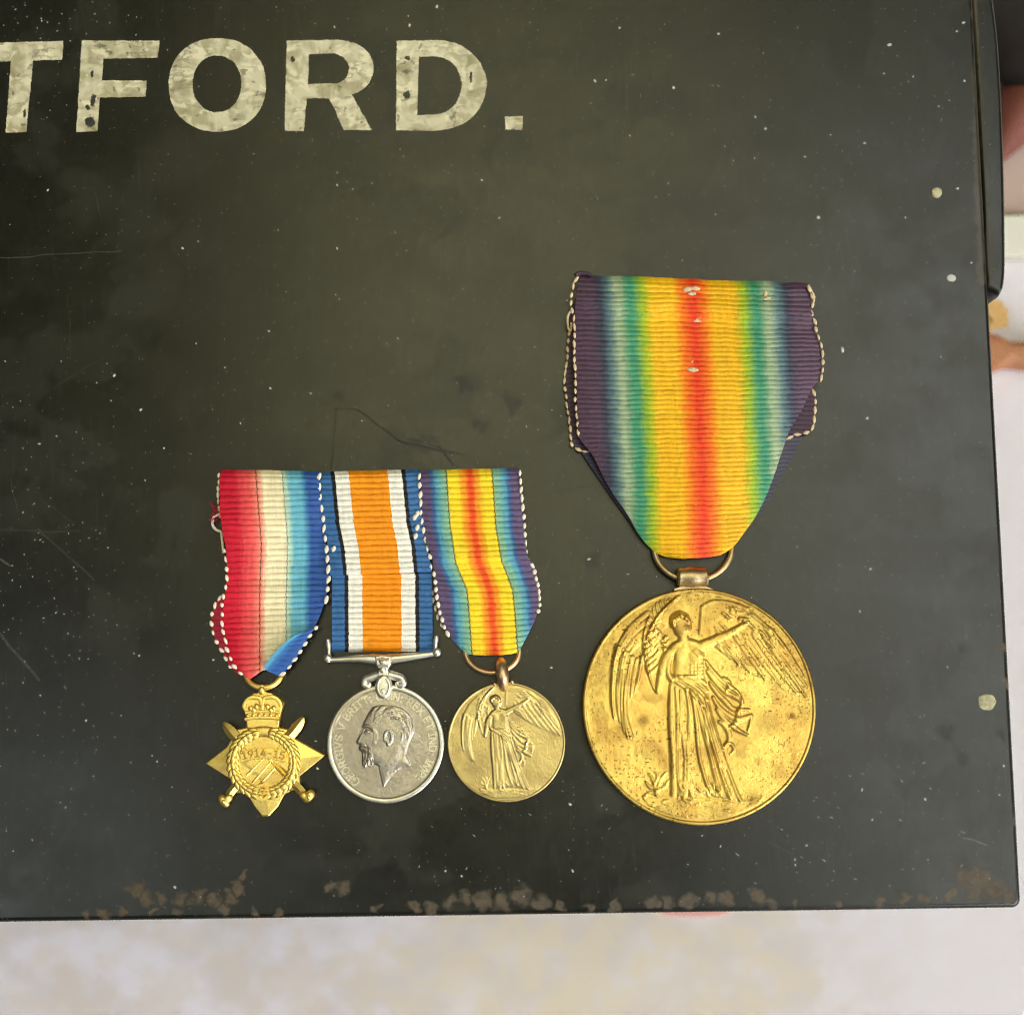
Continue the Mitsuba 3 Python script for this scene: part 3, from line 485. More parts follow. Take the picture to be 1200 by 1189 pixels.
def disc_mesh(rel, R, thick, n, rim=(.965, .02), unit=1.0):
    """A medal disc: struck face, raised rim, rounded edge and plain back. Square grid mapped to a circle."""
    g = np.linspace(-1, 1, n); U, V = np.meshgrid(g, g); X, Y = U * np.sqrt(1 - V * V / 2), V * np.sqrt(1 - U * U / 2); r = np.hypot(X, Y)
    H = map_coordinates(rel.H, [(Y + 1) / 2 * (rel.n - 1), (X + 1) / 2 * (rel.n - 1)], order=1, mode='nearest')
    H = H * (1 - np.clip((r - rim[0] + .025) / .02, 0, 1))
    H += rim[1] * np.clip((r - rim[0]) / .012, 0, 1) ** .7 * (1 - np.clip((r - .985) / .015, 0, 1) ** 2 * .7)
    top = np.stack([X, -Y, thick + H], -1).reshape(-1, 3)
    i, j = np.meshgrid(np.arange(n - 1), np.arange(n - 1), indexing='ij'); a = (i * n + j).ravel()
    f = [np.stack([a, a + n, a + n + 1], 1), np.stack([a, a + n + 1, a + 1], 1)]
    lp = np.r_[np.arange(n), np.arange(2 * n - 1, n * n, n), np.arange(n * n - 2, n * n - n - 1, -1), np.arange((n - 2) * n, 0, -n)]; v = [top]; o = n * n; m = len(lp); e = top[lp]
    for z, k in ((e[:, 2], 1.0), (e[:, 2] - .012, 1.006), (0.012 + 0 * e[:, 2], 1.006), (0 * e[:, 2], .995)):
        v.append(np.c_[e[:, :2] * k, z])
    q = np.arange(m); w = (q + 1) % m
    for k in range(3):
        A, Bq = o + k * m, o + (k + 1) * m; f += [np.stack([A + q, Bq + w, A + w], 1), np.stack([A + q, Bq + q, Bq + w], 1)]
    v.append([[0, 0, 0]]); c = o + 4 * m; f.append(np.stack([np.full(m, c), o + 3 * m + w, o + 3 * m + q], 1))
    f = np.vstack(f); vv = np.vstack(v) * R
    mesh = trimesh.Trimesh(vv, f, process=False)
    if mesh.volume < 0: mesh.faces = mesh.faces[:, ::-1]
    return mesh

def victory(n, soft=0.0, scale=1.0):
    """A winged woman in a long robe, one arm stretched out, a palm branch in the other."""
    q = Relief(n); rn = random.Random(5)
    P = lambda *pts: [((x - 538) / 484, (y - 672) / 488) for x, y in pts]
    r = lambda *v: [a / 484 for a in v]
    S = lambda pts, rad, h, mode='add', pw=.5: q.stroke(P(*pts), r(*rad), h, mode, pw)
    # wings
    q.poly(P((455, 225), (380, 235), (300, 290), (225, 370), (175, 490), (168, 600), (176, 725), (190, 735), (205, 700), (215, 760), (240, 815), (265, 810), (255, 740), (245, 660), (275, 600), (290, 520), (330, 470), (360, 400), (440, 300)), .013, .05)
    for a in (((205, 430), (186, 520), (176, 620), (180, 722)), ((225, 440), (205, 540), (196, 640), (206, 742)), ((240, 455), (222, 560), (216, 670), (238, 805)), ((262, 470), (240, 570), (228, 660), (262, 808)), ((280, 480), (262, 560), (252, 640)), ((298, 470), (282, 560), (268, 620)), ((196, 420), (176, 540), (172, 640), (184, 728)), ((232, 450), (214, 560), (208, 680), (222, 780)), ((250, 470), (232, 590), (226, 700), (250, 806)), ((315, 440), (296, 520), (280, 590))): S(a, (8, 11, 8, 3), rn.uniform(.014, .024))
    for a in (((180, 500), (240, 370), (330, 285)), ((200, 470), (255, 380), (340, 310)), ((225, 460), (280, 390), (350, 340)), ((250, 455), (300, 400), (350, 370))): S(a, (6, 13, 10), .016)
    q.poly(P((545, 370), (556, 262), (600, 232), (680, 238), (770, 290), (860, 370), (930, 465), (985, 575), (990, 640), (940, 632), (870, 600), (800, 560), (740, 530), (690, 490), (640, 430), (590, 420)), .013, .05)
    for a in (((620, 400), (668, 450), (706, 505)), ((650, 390), (700, 460), (752, 535)), ((690, 385), (750, 470), (815, 568)), ((730, 380), (790, 470), (880, 592)), ((770, 375), (840, 480), (945, 622)), ((800, 365), (870, 470), (985, 642)), ((830, 365), (900, 470), (992, 600)), ((840, 350), (910, 450), (980, 560)), ((600, 400), (640, 440), (676, 478))): S(a, (9, 12, 4), rn.uniform(.012, .022))
    for k in range(26):
        x, y = rn.uniform(600, 850), rn.uniform(330, 430); S(((x, y), (x + 16, y + 12), (x + 26, y + 26)), (7, 8, 3), .010)
    for a in (((556, 262), (552, 320), (545, 372)), ((558, 258), (620, 236), (700, 250), (800, 318), (900, 430))): S(a, (8, 10, 7), .016)
    for k in range(18):
        x, y = rn.uniform(640, 760), rn.uniform(255, 320); S(((x, y), (x + 22, y + 5 + rn.uniform(-4, 6))), (7, 3), .014)
    # palm branch
    S(((352, 608), (322, 500), (318, 420), (350, 330), (430, 240)), (4, 6, 6, 5, 3), .024)
    for k in range(15):
        t = k / 14; px, py = spline([(330, 540), (318, 440), (345, 340), (430, 240)], 15)[k]
        S(((px, py), (px + 24, py - 18), (px + 44, py - 42)), (6, 9, 2), .022); S(((px, py), (px - 10, py - 28), (px - 8, py - 52)), (5, 8, 2), .016)
    for k in range(34):
        x = rn.uniform(325, 420); y = rn.uniform(340, 470); a = rn.uniform(0, 3); S(((x, y), (x + 13 * math.cos(a), y + 13 * math.sin(a))), (6, 4), .016)
    # robe and body
    q.poly(P((418, 560), (560, 552), (578, 640), (610, 780), (645, 920), (700, 1062), (640, 1058), (560, 1040), (500, 1046), (415, 1044), (408, 900), (404, 700)), .038, .09)
    q.poly(P((430, 425), (480, 412), (548, 418), (562, 470), (556, 560), (430, 566), (432, 500)), .055, .06)
    folds = (((422, 590), (416, 760), (424, 900), (417, 1040)), ((438, 600), (446, 740), (438, 880), (444, 1042)), ((462, 610), (458, 720), (470, 900), (466, 1030)), ((480, 604), (496, 720), (484, 860), (492, 1040)), ((500, 606), (520, 720), (530, 860), (560, 1000)), ((512, 612), (552, 760), (572, 880), (610, 1020)), ((530, 630), (562, 740), (600, 880), (655, 1045)), ((560, 640), (604, 800), (652, 950), (698, 1062)))
    for k, a in enumerate(folds):
        b = [(x + rn.uniform(-4, 4), y) for x, y in a]; S(b, (rn.uniform(3, 6), rn.uniform(8, 13), rn.uniform(5, 9), rn.uniform(7, 12)), rn.uniform(.014, .030))
        t = rn.uniform(.3, .6); S([(x + 9, y + 20) for x, y in b[1:]], (3, 5, 3), rn.uniform(.008, .016))
    for k in range(9):
        x, y = rn.uniform(420, 600), rn.uniform(960, 1030); S(((x, y), (x + 12, y + 26), (x + 30, y + 34)), (4, 7, 3), .014)
    q.poly(P((548, 676), (574, 690), (600, 790), (640, 935), (610, 915), (570, 820), (545, 740)), .012, .05, 'add')
    q.bump(*P((520, 690))[0], 60 / 484, 100 / 484, .018, .3)
    q.poly(P((556, 680), (590, 740), (618, 840), (645, 940), (612, 918), (578, 840), (552, 760)), .016, .02, 'add', True, (1.5, 0))
    for a in (((418, 558), (470, 592), (548, 668)), ((430, 552), (500, 582), (572, 650)), ((455, 552), (520, 572), (572, 612)), ((480, 552), (530, 560), (566, 582))): S(a, (8, 11, 6), .022)
    for y in (505, 520, 535, 550): S(((500, y), (560, y - 3)), (4, 4), .008)
    for x in (505, 520, 535, 550): S(((x, 498), (x, 556)), (3.5, 3.5), .008)
    q.bump(*P((455, 470))[0], 32 / 484, 34 / 484, .020); q.bump(*P((526, 470))[0], 30 / 484, 34 / 484, .022)
    for k in range(6): S(((500 + 9 * k, 425), (535 + 5 * k, 470)), (3.5, 3), .010)
    # drapery blown to the right
    for a in (((568, 490), (630, 570), (700, 622), (716, 650)), ((574, 530), (640, 610), (716, 664), (690, 700)), ((584, 580), (640, 650), (690, 690), (745, 690)), ((596, 640), (640, 700), (700, 730), (752, 715), (738, 775)), ((610, 690), (650, 740), (690, 770), (735, 795)), ((620, 740), (660, 800), (640, 840)), ((640, 560), (664, 590), (650, 610)), ((700, 690), (690, 740), (660, 760))): S(a, (8, 12, 11, 5), .030)
    q.stroke(P(*[(655 + 22 * math.cos(a), 850 + 22 * math.sin(a)) for a in np.linspace(3, 7.6, 12)]), r(6, 8, 4), .022)
    # arms, neck, head
    S(((532, 436), (602, 402), (680, 366), (738, 330)), (24, 21, 16, 11), .060, 'max'); S(((735, 334), (752, 322)), (11, 5), .052, 'max'); S(((738, 326), (748, 312)), (5, 3), .04, 'max')
    S(((438, 436), (396, 492), (382, 540)), (22, 22, 17), .056, 'max'); S(((382, 540), (372, 580), (364, 612)), (17, 14, 11), .048, 'max'); S(((420, 470), (408, 530), (424, 566)), (14, 14, 12), .060, 'max')
    S(((474, 372), (480, 412)), (20, 24), .058, 'max'); S(((440, 424), (486, 410), (540, 424)), (14, 18, 16), .056, 'max')
    q.bump(*P((472, 342))[0], 40 / 484, 48 / 484, .085, 0, 'max', .5)
    q.bump(*P((462, 318))[0], 44 / 484, 40 / 484, .090, 0, 'max', .5)
    for k in range(22):
        a = rn.uniform(2.6, 6.2); d = rn.uniform(24, 42); q.bump(*P((464 + d * math.cos(a), 326 + d * math.sin(a)))[0], 11 / 484, 9 / 484, .026, rn.uniform(0, 3))
    S(((488, 338), (492, 356)), (4, 5), .016); S(((476, 336), (484, 335)), (4, 3), -.012); S(((497, 335), (502, 336)), (3, 3), -.012); S(((482, 368), (495, 367)), (3, 3), -.010); S(((478, 330), (500, 328)), (3, 3), .008)
    # ground
    q.poly(P((300, 1060), (400, 1042), (540, 1050), (700, 1060), (800, 1040), (770, 1085), (640, 1130), (440, 1130), (340, 1095)), .016, .04)
    for k in range(26):
        x = rn.uniform(300, 800); y = 1060 + rn.uniform(-10, 50); S(((x, y), (x + rn.uniform(14, 40), y + rn.uniform(-6, 6))), (5, 4), .010)
    for a in (((350, 1040), (340, 980), (320, 950)), ((355, 1040), (372, 975), (398, 945)), ((350, 1020), (320, 1000), (310, 985)), ((360, 1020), (390, 1000), (402, 980)), ((345, 990), (360, 960), (350, 945)), ((300, 1050), (330, 1030), (360, 1045))): S(a, (6, 8, 3), .020)
    S(((470, 1030), (466, 1056), (490, 1066)), (12, 11, 8), .04, 'max')
    H = q.H
    H = .47 * gaussian_filter(H, (.0050 + soft) * n / 2)
    pts = np.stack([q.X * 28, q.Y * 28, 0 * q.X], -1)
    H = H + .0044 * (meshkit.fbm(pts, 3, 3) - .5) * (1 if not soft else .8) + .0060 * (meshkit.fbm(pts * .12, 2, 5) - .5)
    pit = meshkit.noise(pts * 2.2, 9); H -= .0035 * np.clip((pit - .78) / .1, 0, 1) * np.clip((meshkit.noise(pts * .1, 4) - .35) * 4, 0, 1)
    q.H = H * scale; return q
def at_obj(key, mesh, c, tilt=(0, 0), z=0.0, rot=0.0):
    m = mesh.copy()
    m.apply_transform(trimesh.transformations.euler_matrix(tilt[0], tilt[1], rot)); m.apply_translation([c[0], c[1], z]); return m

ZB = .0002 + .0018; RB = 133.6 * MM * (CH - ZB) / CH
vb = victory(860)
BC = at(819.6, 826.3, ZB)
big = disc_mesh(vb, RB, .10, 620, rim=(.972, .010))
put(f'{B}__disc', at_obj(0, big, BC, (-.012, .006), .0002), 'gold_gilt', smooth=True)
tag(f'{B}__disc', 'gilt disc struck with a winged robed figure, arm outstretched')
tag(B, 'large gilt medal with a winged figure on a broad rainbow ribbon', 'medal')
a = np.linspace(0, 2 * np.pi, 72, endpoint=False)
put(f'{B}__ring', tube(at(812 + 46 * np.cos(a), 640 + 40 * np.sin(a), .0007 + .0011 * np.sin(a)), 3.6 * MM, 12, closed=True), 'bronze', smooth=True)
def lathe_x(x0, x1, yc, z, prof, sides=28):
    """A turned barrel along the image's x axis: prof = [(t, radius in pixels)]."""
    p0, p1 = at(x0, yc, z), at(x1, yc, z); t = np.array([q[0] for q in prof]); r = np.array([q[1] for q in prof]) * MM
    return tube(p0 + (p1 - p0) * t[:, None], r, sides)
bar = lathe_x(793, 830, 675.5, .0022, [(0, 7), (.02, 9.5), (.08, 11), (.2, 10.6), (.35, 11.6), (.5, 12), (.65, 11.6), (.8, 10.6), (.92, 11), (.98, 9.5), (1, 7)])
nk = extrude(pixel_poly([(799, 680), (826, 680), (827, 687), (835, 690), (835, 699), (790, 699), (790, 690), (798, 687)], .0015), .0004, .0016)
put(f'{B}__suspender', trimesh.util.concatenate([bar, nk]), 'bronze', smooth=35)

vs = victory(560, .004, .75)
C3 = at(593.6, 869, .0014); R3 = 67.2 * MM * .9925
put(f'{S3}__disc', at_obj(0, disc_mesh(vs, R3, .13, 400, rim=(.965, .010)), C3, (.0, -.02), .0003, .05), 'pale_gilt', smooth=True)
tag(f'{S3}__disc', 'worn pale gold disc struck with a winged robed figure')
tag(S3, 'small pale gold medal with a winged figure on a narrow rainbow ribbon', 'medal')
put(f'{S3}__ring', tube(at(577 + 32 * np.cos(a), 762 + 26 * np.sin(a), .0006 + .0009 * np.sin(a)), 3.1 * MM, 12, closed=True), 'copper_ring', smooth=True)
clw = [tube(at(np.linspace(587, 590, 16), np.linspace(775, 806, 16), .0012 + .0016 * np.sin(np.linspace(0, np.pi, 16)) ** .6), np.interp(np.linspace(0, 1, 16), [0, .15, .55, .85, 1], [5.5, 7.5, 7.8, 6.2, 4.5]) * MM, 16),
       blob(at(579.5, 801, .0014), [2.6 * MM] * 3), blob(at(600, 798.5, .0014), [2.6 * MM] * 3), tube(at(np.linspace(578, 602, 10), np.linspace(803.5, 801, 10), .0010 + 0 * np.linspace(0, 1, 10)), 2.6 * MM, 10)]
put(f'{S3}__suspender', trimesh.util.concatenate(clw), 'copper_ring', smooth=40)

# --- silver medal: bearded head in profile, lettering around it
def profile(n):
    q = Relief(n); rn = random.Random(3)
    P = lambda *pts: [((x - 527) / 569, (y - 600) / 569) for x, y in pts]; r = lambda *v: [k / 569 for k in v]
    S = lambda pts, rad, h, mode='add', pw=.5: q.stroke(P(*pts), r(*rad), h, mode, pw)
    q.poly(P((400, 242), (360, 300), (326, 362), (300, 430), (312, 448), (300, 478), (262, 548), (240, 585), (258, 604), (276, 612), (262, 640), (272, 664), (300, 690), (298, 760), (312, 815), (340, 832), (372, 806), (420, 800), (470, 832), (486, 900), (505, 985), (514, 1012), (545, 960), (620, 872), (700, 832), (770, 806), (752, 752), (728, 705), (738, 640), (770, 560), (800, 480), (796, 390), (742, 304), (650, 246), (560, 228), (480, 226)), .085, .22)
    q.bump(*P((560, 430))[0], .36, .34, .020); q.bump(*P((430, 640))[0], .22, .25, .012)
    # ear, brow, eye, nose wing, cheek, moustache, beard, hair, neck cord
    q.stroke(P(*[(552 + 36 * math.cos(t), 540 + 62 * math.sin(t)) for t in np.linspace(-3.6, 1.7, 14)]), r(14, 15, 14), .030); S(((540, 560), (550, 610)), (15, 16), .022); S(((548, 530), (552, 560)), (12, 10), -.020)
    S(((306, 436), (350, 430), (400, 454)), (13, 17, 8), .044); S(((322, 472), (352, 458), (386, 474)), (9, 14, 7), -.044); q.bump(*P((346, 482))[0], .036, .022, .036); S(((322, 498), (350, 506), (378, 498)), (7, 8, 6), .022); S(((410, 470), (430, 520), (420, 580)), (16, 26, 20), .016); S(((330, 600), (352, 660), (346, 700)), (9, 12, 8), -.016)
    S(((300, 470), (264, 556), (252, 590)), (14, 15, 16), .016); S(((288, 600), (300, 590)), (12, 8), .016); S(((392, 520), (410, 590)), (22, 24), .010)
    for k in range(16): S(((285 + 6 * k, 628 + 1.5 * k), (276 + 7 * k, 656 + 2.2 * k)), (8, 6), .028)
    for k in range(44):
        x = rn.uniform(306, 400); y = rn.uniform(690, 812) - max(0, x - 350) * .3; S(((x, y), (x + rn.uniform(-6, 8), y + 22)), (7, 4), .020)
    for k in range(60):
        t = rn.uniform(0, 1); x, y = spline([(350, 330), (420, 262), (540, 245), (660, 275), (750, 350), (770, 450), (745, 560)], 40)[int(t * 39)]; d = rn.uniform(0, 1)
        x += (560 - x) * .42 * d; y += (500 - y) * .42 * d; ang = math.atan2(500 - y, 560 - x) + 1.35
        S(((x, y), (x - 30 * math.cos(ang), y - 30 * math.sin(ang)), (x - 56 * math.cos(ang + .25), y - 56 * math.sin(ang + .25))), (10, 11, 4), .012)
    S(((640, 640), (600, 740), (540, 800)), (26, 30, 20), .012); S(((690, 660), (660, 780), (560, 880)), (20, 24, 14), -.010)
    S(((470, 832), (488, 910), (510, 1004)), (7, 8, 7), .020); S(((514, 1008), (560, 940), (624, 872)), (6, 7, 6), .014)
    q.H = .42 * gaussian_filter(q.H, .0060 * n / 2); pts = np.stack([q.X * 14, q.Y * 14, 0 * q.X], -1)
    q.H = q.H + .006 * (meshkit.fbm(pts, 4, 3) - .5); return q
C2, R2 = at(452, 870.8, .0014), 66.4 * MM * .9925
put(f'{S2}__disc', at_obj(0, disc_mesh(profile(620), R2, .13, 420, rim=(.915, .030)), C2, (.01, .01), .0003), 'tarnished_silver', smooth=True)
tag(f'{S2}__disc', 'tarnished silver disc struck with a bearded head in profile and lettering')
tag(S2, 'small tarnished silver medal with a bearded profile on an orange striped ribbon', 'medal')
rim = []
for k in range(90): pass
ra = np.linspace(0, 2 * np.pi, 160, endpoint=False)
rad = R2 * (.962 + .004 * (meshkit.noise(np.c_[np.cos(ra) * 6, np.sin(ra) * 6, 0 * ra], 2) - .5))
put(f'{S2}__rim', tube(np.c_[C2[0] + rad * np.cos(ra), C2[1] + rad * np.sin(ra), np.full(160, .0003 + R2 * .148)], 3.1 * MM, 12, closed=True, flat=.55), 'silver_tone', smooth=True)
INS = 'GEORGIVS V BRITT: OMN: REX ET IND: IMP:'
lt = []; cache = {}
wid = {'I': .55, ' ': .55, ':': .5, 'M': 1.25, 'N': 1.1, 'O': 1.1, 'G': 1.1, 'E': .9, 'T': .95, 'B': 1.0}
tot = sum(wid.get(ch, 1.0) for ch in INS); run = 0.0
for ch in INS:
    w = wid.get(ch, 1.0); th = math.radians(236 - 284 * (run + w / 2) / tot); run += w
    if ch == ' ': continue
    if ch not in cache: cache[ch] = meshkit.text_mesh(ch, R2 * .135, R2 * .034, bold=True)
    m = cache[ch].copy(); m.apply_translation([-m.bounds[:, 0].mean(), 0, 0]); rr = R2 * .748
    m.apply_transform(trimesh.transformations.rotation_matrix(th - math.pi / 2, [0, 0, 1])); m.apply_translation([C2[0] + rr * math.cos(th), C2[1] + rr * math.sin(th), .0003 + R2 * .122]); lt.append(m)
put(f'{S2}__disc__inscription', trimesh.util.concatenate(lt), 'worn_silver', smooth=False)
# bar suspender with scrolls and a drop-shaped claw
def z2p(pts, ox=370, oy=730, k=5.406): return [(x / k + ox, y / k + oy) for x, y in pts]
def plate(pts, z0, z1, r, smooth=True, k=60):
    p = np.array(pts, float); p = spline(list(p) + [p[0]], k)[:-1] if smooth else p
    w = ccw(at(p[:, 0], p[:, 1], z1)[:, :2]); return slab(w, z0, z1, r, 4)
bar = [tube(at(np.array([382, 395, 420, 437, 449, 462, 480, 503, 515.]), np.array([773, 772.5, 771.5, 772, 773, 771.5, 769.5, 766.5, 765.]), .0016), np.array([3., 3.2, 4.2, 5.8, 6.2, 5.6, 4.6, 3.4, 3.]) * MM, 14, flat=.8)]
for x, y0, y1 in ((385.5, 749, 776), (510.5, 745, 769)):
    sg = -1 if x < 450 else 1
    bar += [tube(at(x + sg * np.array([1.2, .5, 0, 0, .8, 1.2]), np.linspace(y0, y1, 6), .0017), np.array([2.4, 3.4, 2.6, 2.6, 4.0, 3.]) * MM, 12), blob(at(x + sg * 1.5, y1 - 5, .0018), [5 * MM, 5.5 * MM, 4 * MM])]
put(f'{S2}__suspender', trimesh.util.concatenate(bar), 'silver_tone', smooth=40)
cl = [plate(z2p([(372, 205), (425, 198), (482, 212), (478, 262), (462, 290), (470, 320), (440, 350), (400, 345), (385, 318), (395, 290), (378, 262)]), .0006, .0024, .0004),
      plate(z2p([(395, 340), (430, 322), (468, 345), (484, 400), (470, 450), (430, 482), (390, 460), (374, 405)]), .0006, .0027, .0005)]
for pts in (((395, 330), (350, 345), (312, 360), (306, 388), (330, 398), (345, 378)), ((465, 325), (505, 335), (545, 350), (556, 380), (530, 394), (515, 372))):
    p = spline(z2p(pts), 24); cl.append(tube(at(p[:, 0], p[:, 1], .0019), np.interp(np.linspace(0, 1, 24), [0, .3, .7, 1], [5.5, 5.2, 4.2, 2.8]) * MM, 12))
for (x, y), rr in (((425, 430), 4.2), ((425, 295), 4), ((425, 240), 4.5)): p = z2p([(x, y)])[0]; cl.append(blob(at(p[0], p[1], .0024), [rr * MM, rr * MM, 3 * MM]))
for pts in (((410, 350), (392, 400), (410, 455)), ((445, 350), (466, 400), (446, 455)), ((392, 222), (425, 232), (465, 225)), ((395, 275), (425, 268), (460, 275))):
    p = spline(z2p(pts), 16); cl.append(tube(at(p[:, 0], p[:, 1], .0028), 1.6 * MM, 8))
put(f'{S2}__claw', trimesh.util.concatenate(cl), 'silver_tone', smooth=40)

# --- star medal
tag(S1, 'small gilt crowned star medal on a red, white and blue ribbon', 'medal')
def zz(pts): return [(x / 7.434 + 240, y / 7.434 + 800) for x, y in pts]
SC = (308.8, 893.5)
star = zz([(5, 700), (190, 556), (240, 470), (285, 400), (500, 360), (725, 400), (790, 480), (840, 510), (1052, 628), (828, 810), (830, 880), (800, 930), (745, 940), (692, 972), (640, 1070), (560, 1160), (500, 1158), (430, 1070), (376, 978), (330, 955), (270, 960), (236, 900), (225, 840)])
sw = ccw(at(*np.array(star).T, .0008)[:, :2])
sc = at(*SC, .0008)[:2]
rings = [np.c_[sw, np.full(len(sw), .0003)], np.c_[sw, np.full(len(sw), .0009)], np.c_[sc + (sw - sc) * .97, np.full(len(sw), .00105)], np.c_[sc + (sw - sc) * .28, np.full(len(sw), .0018)]]
put(f'{S1}__star', loft(rings), 'star_gilt', smooth=False)
for pts, tip in ((zz([(215, 395), (150, 330), (760, 990), (880, 1000)]), 0), (zz([(800, 380), (870, 300), (250, 960), (180, 1030)]), 1)):
    if tip == 0: p = spline(zz([(162, 345), (232, 432), (500, 700), (800, 900), (855, 960)]), 40)
    else: p = spline(zz([(862, 300), (780, 410), (500, 700), (250, 920), (205, 985)]), 40)
    w = np.interp(np.linspace(0, 1, 40), [0, .03, .10, .14, .4, .85, 1], [1.2, 4.2, 6.2, 6.2, 5, 4.8, 4.6])
    m = [tube(at(p[:, 0], p[:, 1], .0013), w * MM, 4, flat=.62)]
    e = zz([(905, 985)])[0] if tip == 0 else zz([(165, 1025)])[0]; g = zz([(870, 985)])[0] if tip == 0 else zz([(195, 1010)])[0]
    an = .75 if tip == 0 else -.72
    m.append(blob(at(e[0], e[1], .0014), [5.6 * MM, 8.5 * MM, 5 * MM], -an)); m.append(blob(at(g[0], g[1], .0014), [7.5 * MM, 5.0 * MM, 4.5 * MM], -an)); m.append(blob(at(e[0], e[1] + 1, .0018), [2.6 * MM, 3 * MM, 3 * MM]))
    put(nxt(f'{S1}__sword'), trimesh.util.concatenate(m), 'star_gilt', smooth=32)
# centre: recessed plaque with oak wreath
pl = [extrude(Polygon(at(*np.array(arc(SC[0], SC[1], 41, 41.5, 64)).T, .0016)[:, :2]), .0012, .0017)]
for pts in (((-13, 24), (10, -3)), ((-20, 15), (2, -7)), ((-6, 27), (13, 6)), ((2, -9), (24, 15)), ((12, -2), (27, 12)), ((-20, -14), (-8, -2)), ((9, -4), (19, -15)), ((20, -6), (28, -13))):
    p = np.array([(SC[0] + x, SC[1] + y) for x, y in pts]); pl.append(tube(at(*spline(p, 6).T, .0017), 1.7 * MM, 4, flat=.9))
put(f'{S1}__plaque', trimesh.util.concatenate(pl), 'star_gilt', smooth=25)
lv = [tube(at(SC[0] + 36 * np.cos(a), SC[1] + 36.5 * np.sin(a), .0016), 6.4 * MM, 12, closed=True, flat=.42)]
for k in range(30):
    for rr, ao, ln in ((40, .45, 6.5), (32.5, -.45, 5.8), (36.2, .0, 5.5)):
        t = math.pi / 2 + (k + .5 + random.uniform(-.15, .15)) / 15 * math.pi * (1 if k < 15 else -1) * .94
        if k >= 15: t = math.pi / 2 - (k - 14.5) / 15 * math.pi * .94
        lv.append(blob(at(SC[0] + rr * math.cos(t), SC[1] + rr * math.sin(t), .0020 if ao == 0 else .0018), [ln * MM, 2.9 * MM, 2.0 * MM], -(t + math.pi / 2 + (ao if k < 15 else -ao)), 1))
put(f'{S1}__wreath', trimesh.util.concatenate(lv), 'star_gilt', smooth=40)
# scroll with the date
def scroll_pt(t, h): x = SC[0] - 27 + 54 * t; y = 886.2 - 4.5 * math.sin(math.pi * t) + (5.5 if t in (0, 1) else 0) * 0 + h; return x, y
b = [scroll_pt(t, -6) for t in np.linspace(0, 1, 20)] + [scroll_pt(t, 7) for t in np.linspace(1, 0, 20)]
put(f'{S1}__scroll', slab(ccw(at(*np.array(b).T, .002)[:, :2]), .0014, .00215, .0001, 2), 'star_gilt', smooth=25)
dt = []
for k, ch in enumerate('1914-15'):
    t = .11 + .78 * k / 6; x, y = scroll_pt(t, 4.6); m = meshkit.text_mesh(ch, 9.0 * MM, .00045, bold=False); m.apply_translation([-m.bounds[:, 0].mean(), 0, 0])
    m.apply_transform(trimesh.transformations.rotation_matrix(.28 * math.cos(math.pi * t), [0, 0, 1])); c = at(x, y, .0021); m.apply_translation([c[0], c[1], .0021]); dt.append(m)
metal('dark_gilt', (.52, .33, .085), (.44, .27, .07), (.30, .17, .05), .40, [], pits=0)
put(f'{S1}__scroll__date', trimesh.util.concatenate(dt), 'dark_gilt', smooth=False)
gm = meshkit.text_mesh('G', 17 * MM, .0006, bold=True); gm.apply_translation([-gm.bounds[:, 0].mean(), 0, 0]); c = at(308, 936.5, .0016); gm.apply_translation([c[0], c[1], .0016]); gv = meshkit.text_mesh('V', 8 * MM, .0007); gv.apply_translation([-gv.bounds[:, 0].mean(), 0, 0]); c = at(308.5, 931, .0018); gv.apply_translation([c[0], c[1], .0018])
put(f'{S1}__monogram', trimesh.util.concatenate([gm, gv]), 'star_gilt', smooth=False)
cr = zz([(350, 300), (348, 270), (312, 205), (345, 140), (420, 85), (455, 80), (470, 62), (495, 55), (520, 62), (538, 78), (580, 85), (655, 135), (690, 180), (665, 255), (650, 330), (640, 400), (500, 420), (365, 400), (355, 330)])
cm = [plate(cr, .0004, .0016, .0003, False)]
def ridge(pts, r, z=.0017, fl=.8):
    p = spline(zz(pts), 20); cm.append(tube(at(p[:, 0], p[:, 1], z), r * MM, 8, flat=fl))
ridge([(350, 315), (430, 302), (500, 300), (580, 302), (652, 312)], 2.2); ridge([(352, 262), (430, 250), (500, 248), (580, 250), (655, 258)], 1.8); ridge([(340, 215), (355, 165), (410, 125), (480, 135), (495, 235)], 2.6); ridge([(665, 205), (645, 155), (590, 122), (515, 135), (500, 235)], 2.6)
for k in range(6): p = zz([(372 + 50 * k, 284 - 6 * math.sin(k / 5 * 3.14))])[0]; cm.append(blob(at(p[0], p[1], .0017), [2.4 * MM, 1.8 * MM, 2 * MM], 0, 1))
for x, y in ((400, 220), (450, 205), (545, 205), (600, 220), (500, 200), (425, 235), (575, 235)): p = zz([(x, y)])[0]; cm.append(blob(at(p[0], p[1], .0017), [3.2 * MM, 3.4 * MM, 2.4 * MM], 0, 1))
p = zz([(495, 65)])[0]; cm.append(blob(at(p[0], p[1], .0018), [4.2 * MM, 5 * MM, 3 * MM])); ridge([(495, 20), (495, 45)], 2.6); ridge([(470, 30), (520, 30)], 1.8)
put(f'{S1}__crown', trimesh.util.concatenate(cm), 'star_gilt', smooth=40)
put(f'{S1}__ring', tube(at(308.5 + 21.5 * np.cos(a), 787 + 18.5 * np.sin(a), .0007 + .0009 * np.sin(a)), 3.3 * MM, 12, closed=True, flat=.8), 'star_gilt', smooth=True)

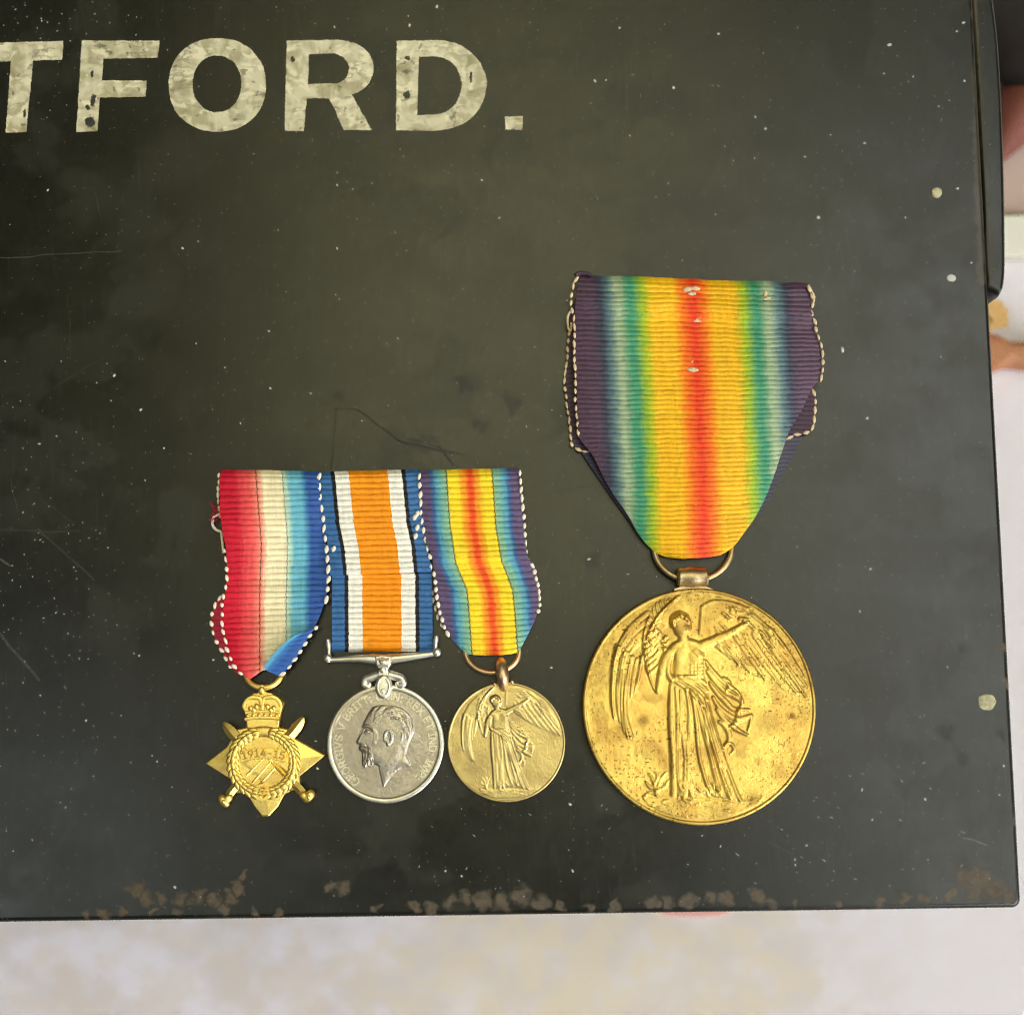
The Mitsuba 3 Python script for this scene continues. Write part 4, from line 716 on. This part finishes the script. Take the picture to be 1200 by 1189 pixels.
# ------------------------------------------------------------------ out-of-focus things on the table, to the right of the box
def plain(key, c1, c2, f=60., rough=.7):
    bs(key, two({'type': 'principled', 'base_color': proc(lambda p, n, uv: mix(c1, c2, fbm(p.x * f, p.y * f, p.z * f))), 'roughness': rough}))
plain('brass_tone', lin(166, 124, 62), lin(204, 164, 96), 300, .45); plain('tan_leather', lin(150, 98, 66), lin(176, 122, 86), 120); plain('cream_card', lin(200, 198, 184), lin(216, 214, 200), 90)
plain('pink_card', lin(168, 146, 134), lin(178, 156, 148), 60); plain('pink_paper', lin(206, 150, 138), lin(222, 170, 158), 60); plain('red_cloth', lin(92, 40, 28), lin(128, 74, 62), 50); plain('dark_cloth', lin(16, 11, 9), lin(40, 30, 24), 80, .9)
def on_table(key, pts, h, bsdf, label, cat, r=.0015, zb=ZT, smooth=True):
    z1 = zb + h; p = np.array(pts, float); p = spline(list(p) + [p[0]], 60)[:-1] if smooth else p
    put(key, slab(ccw(at(p[:, 0], p[:, 1], z1)[:, :2]), zb, z1, min(r, h * .45), 5), bsdf, smooth=40); tag(key, label, cat)
on_table('wooden_knob', [(1150, 356), (1166, 354), (1180, 353), (1188, 357), (1186, 366), (1180, 376), (1168, 379), (1150, 378)], .018, 'brass_tone', 'small brass coloured knob beside the right edge of the box', 'knob', .006)
on_table('leather_strap', [(1140, 384), (1162, 387), (1176, 390), (1190, 397), (1210, 397), (1240, 392), (1240, 430), (1212, 425), (1192, 423), (1178, 428), (1162, 436), (1140, 440)], .008, 'tan_leather', 'tan leather strap end lying by the right edge of the box', 'strap', .003)
on_table('cream_board', [(1140, 251), (1300, 249), (1300, 299), (1140, 301)], .004, 'cream_card', 'cream strip of card with pale edges at the right of the box', 'card', .001, smooth=False)
on_table('pink_sheet', [(1130, 60), (1330, 60), (1330, 249), (1130, 250)], .0015, 'pink_card', 'dull pink sheet of paper lying beyond the cream strip', 'paper', .0005, smooth=False)
def drape(key, pts, r0, h, bsdf, label, cat):
    p = spline(pts, 40); z = ZT + h; c = at(p[:, 0], p[:, 1], z)
    m = tube(c, np.interp(np.linspace(0, 1, 40), np.linspace(0, 1, len(r0)), r0), 20); m.vertices[:, 2] = np.maximum(m.vertices[:, 2], ZT + .0018)
    m.vertices += (.0022 * (meshkit.fbm(m.vertices * 120, 3, 4)[:, None] - .5)) * [1, 1, .6]; put(key, m, bsdf, smooth=True); tag(key, label, cat)
drape('red_cloth_roll', [(1262, 40), (1222, 100), (1185, 150), (1162, 190)], (.010, .009, .0066, .002), .006, 'red_cloth', 'crumpled dark red cloth at the upper right beside the box', 'cloth')
drape('dark_cloth_roll', [(1120, -30), (1170, 15), (1220, 60), (1300, 100)], (.010, .0105, .0105, .011), .011, 'dark_cloth', 'dark brown folded fabric at the top right corner of the view', 'fabric')
on_table('pink_tab', [(772, 1050), (800, 1046), (850, 1052), (858, 1066), (838, 1073), (805, 1074), (784, 1073), (770, 1066)], .001, 'pink_paper', 'thin pink tab peeping out under the front of the box', 'tab', .0004)
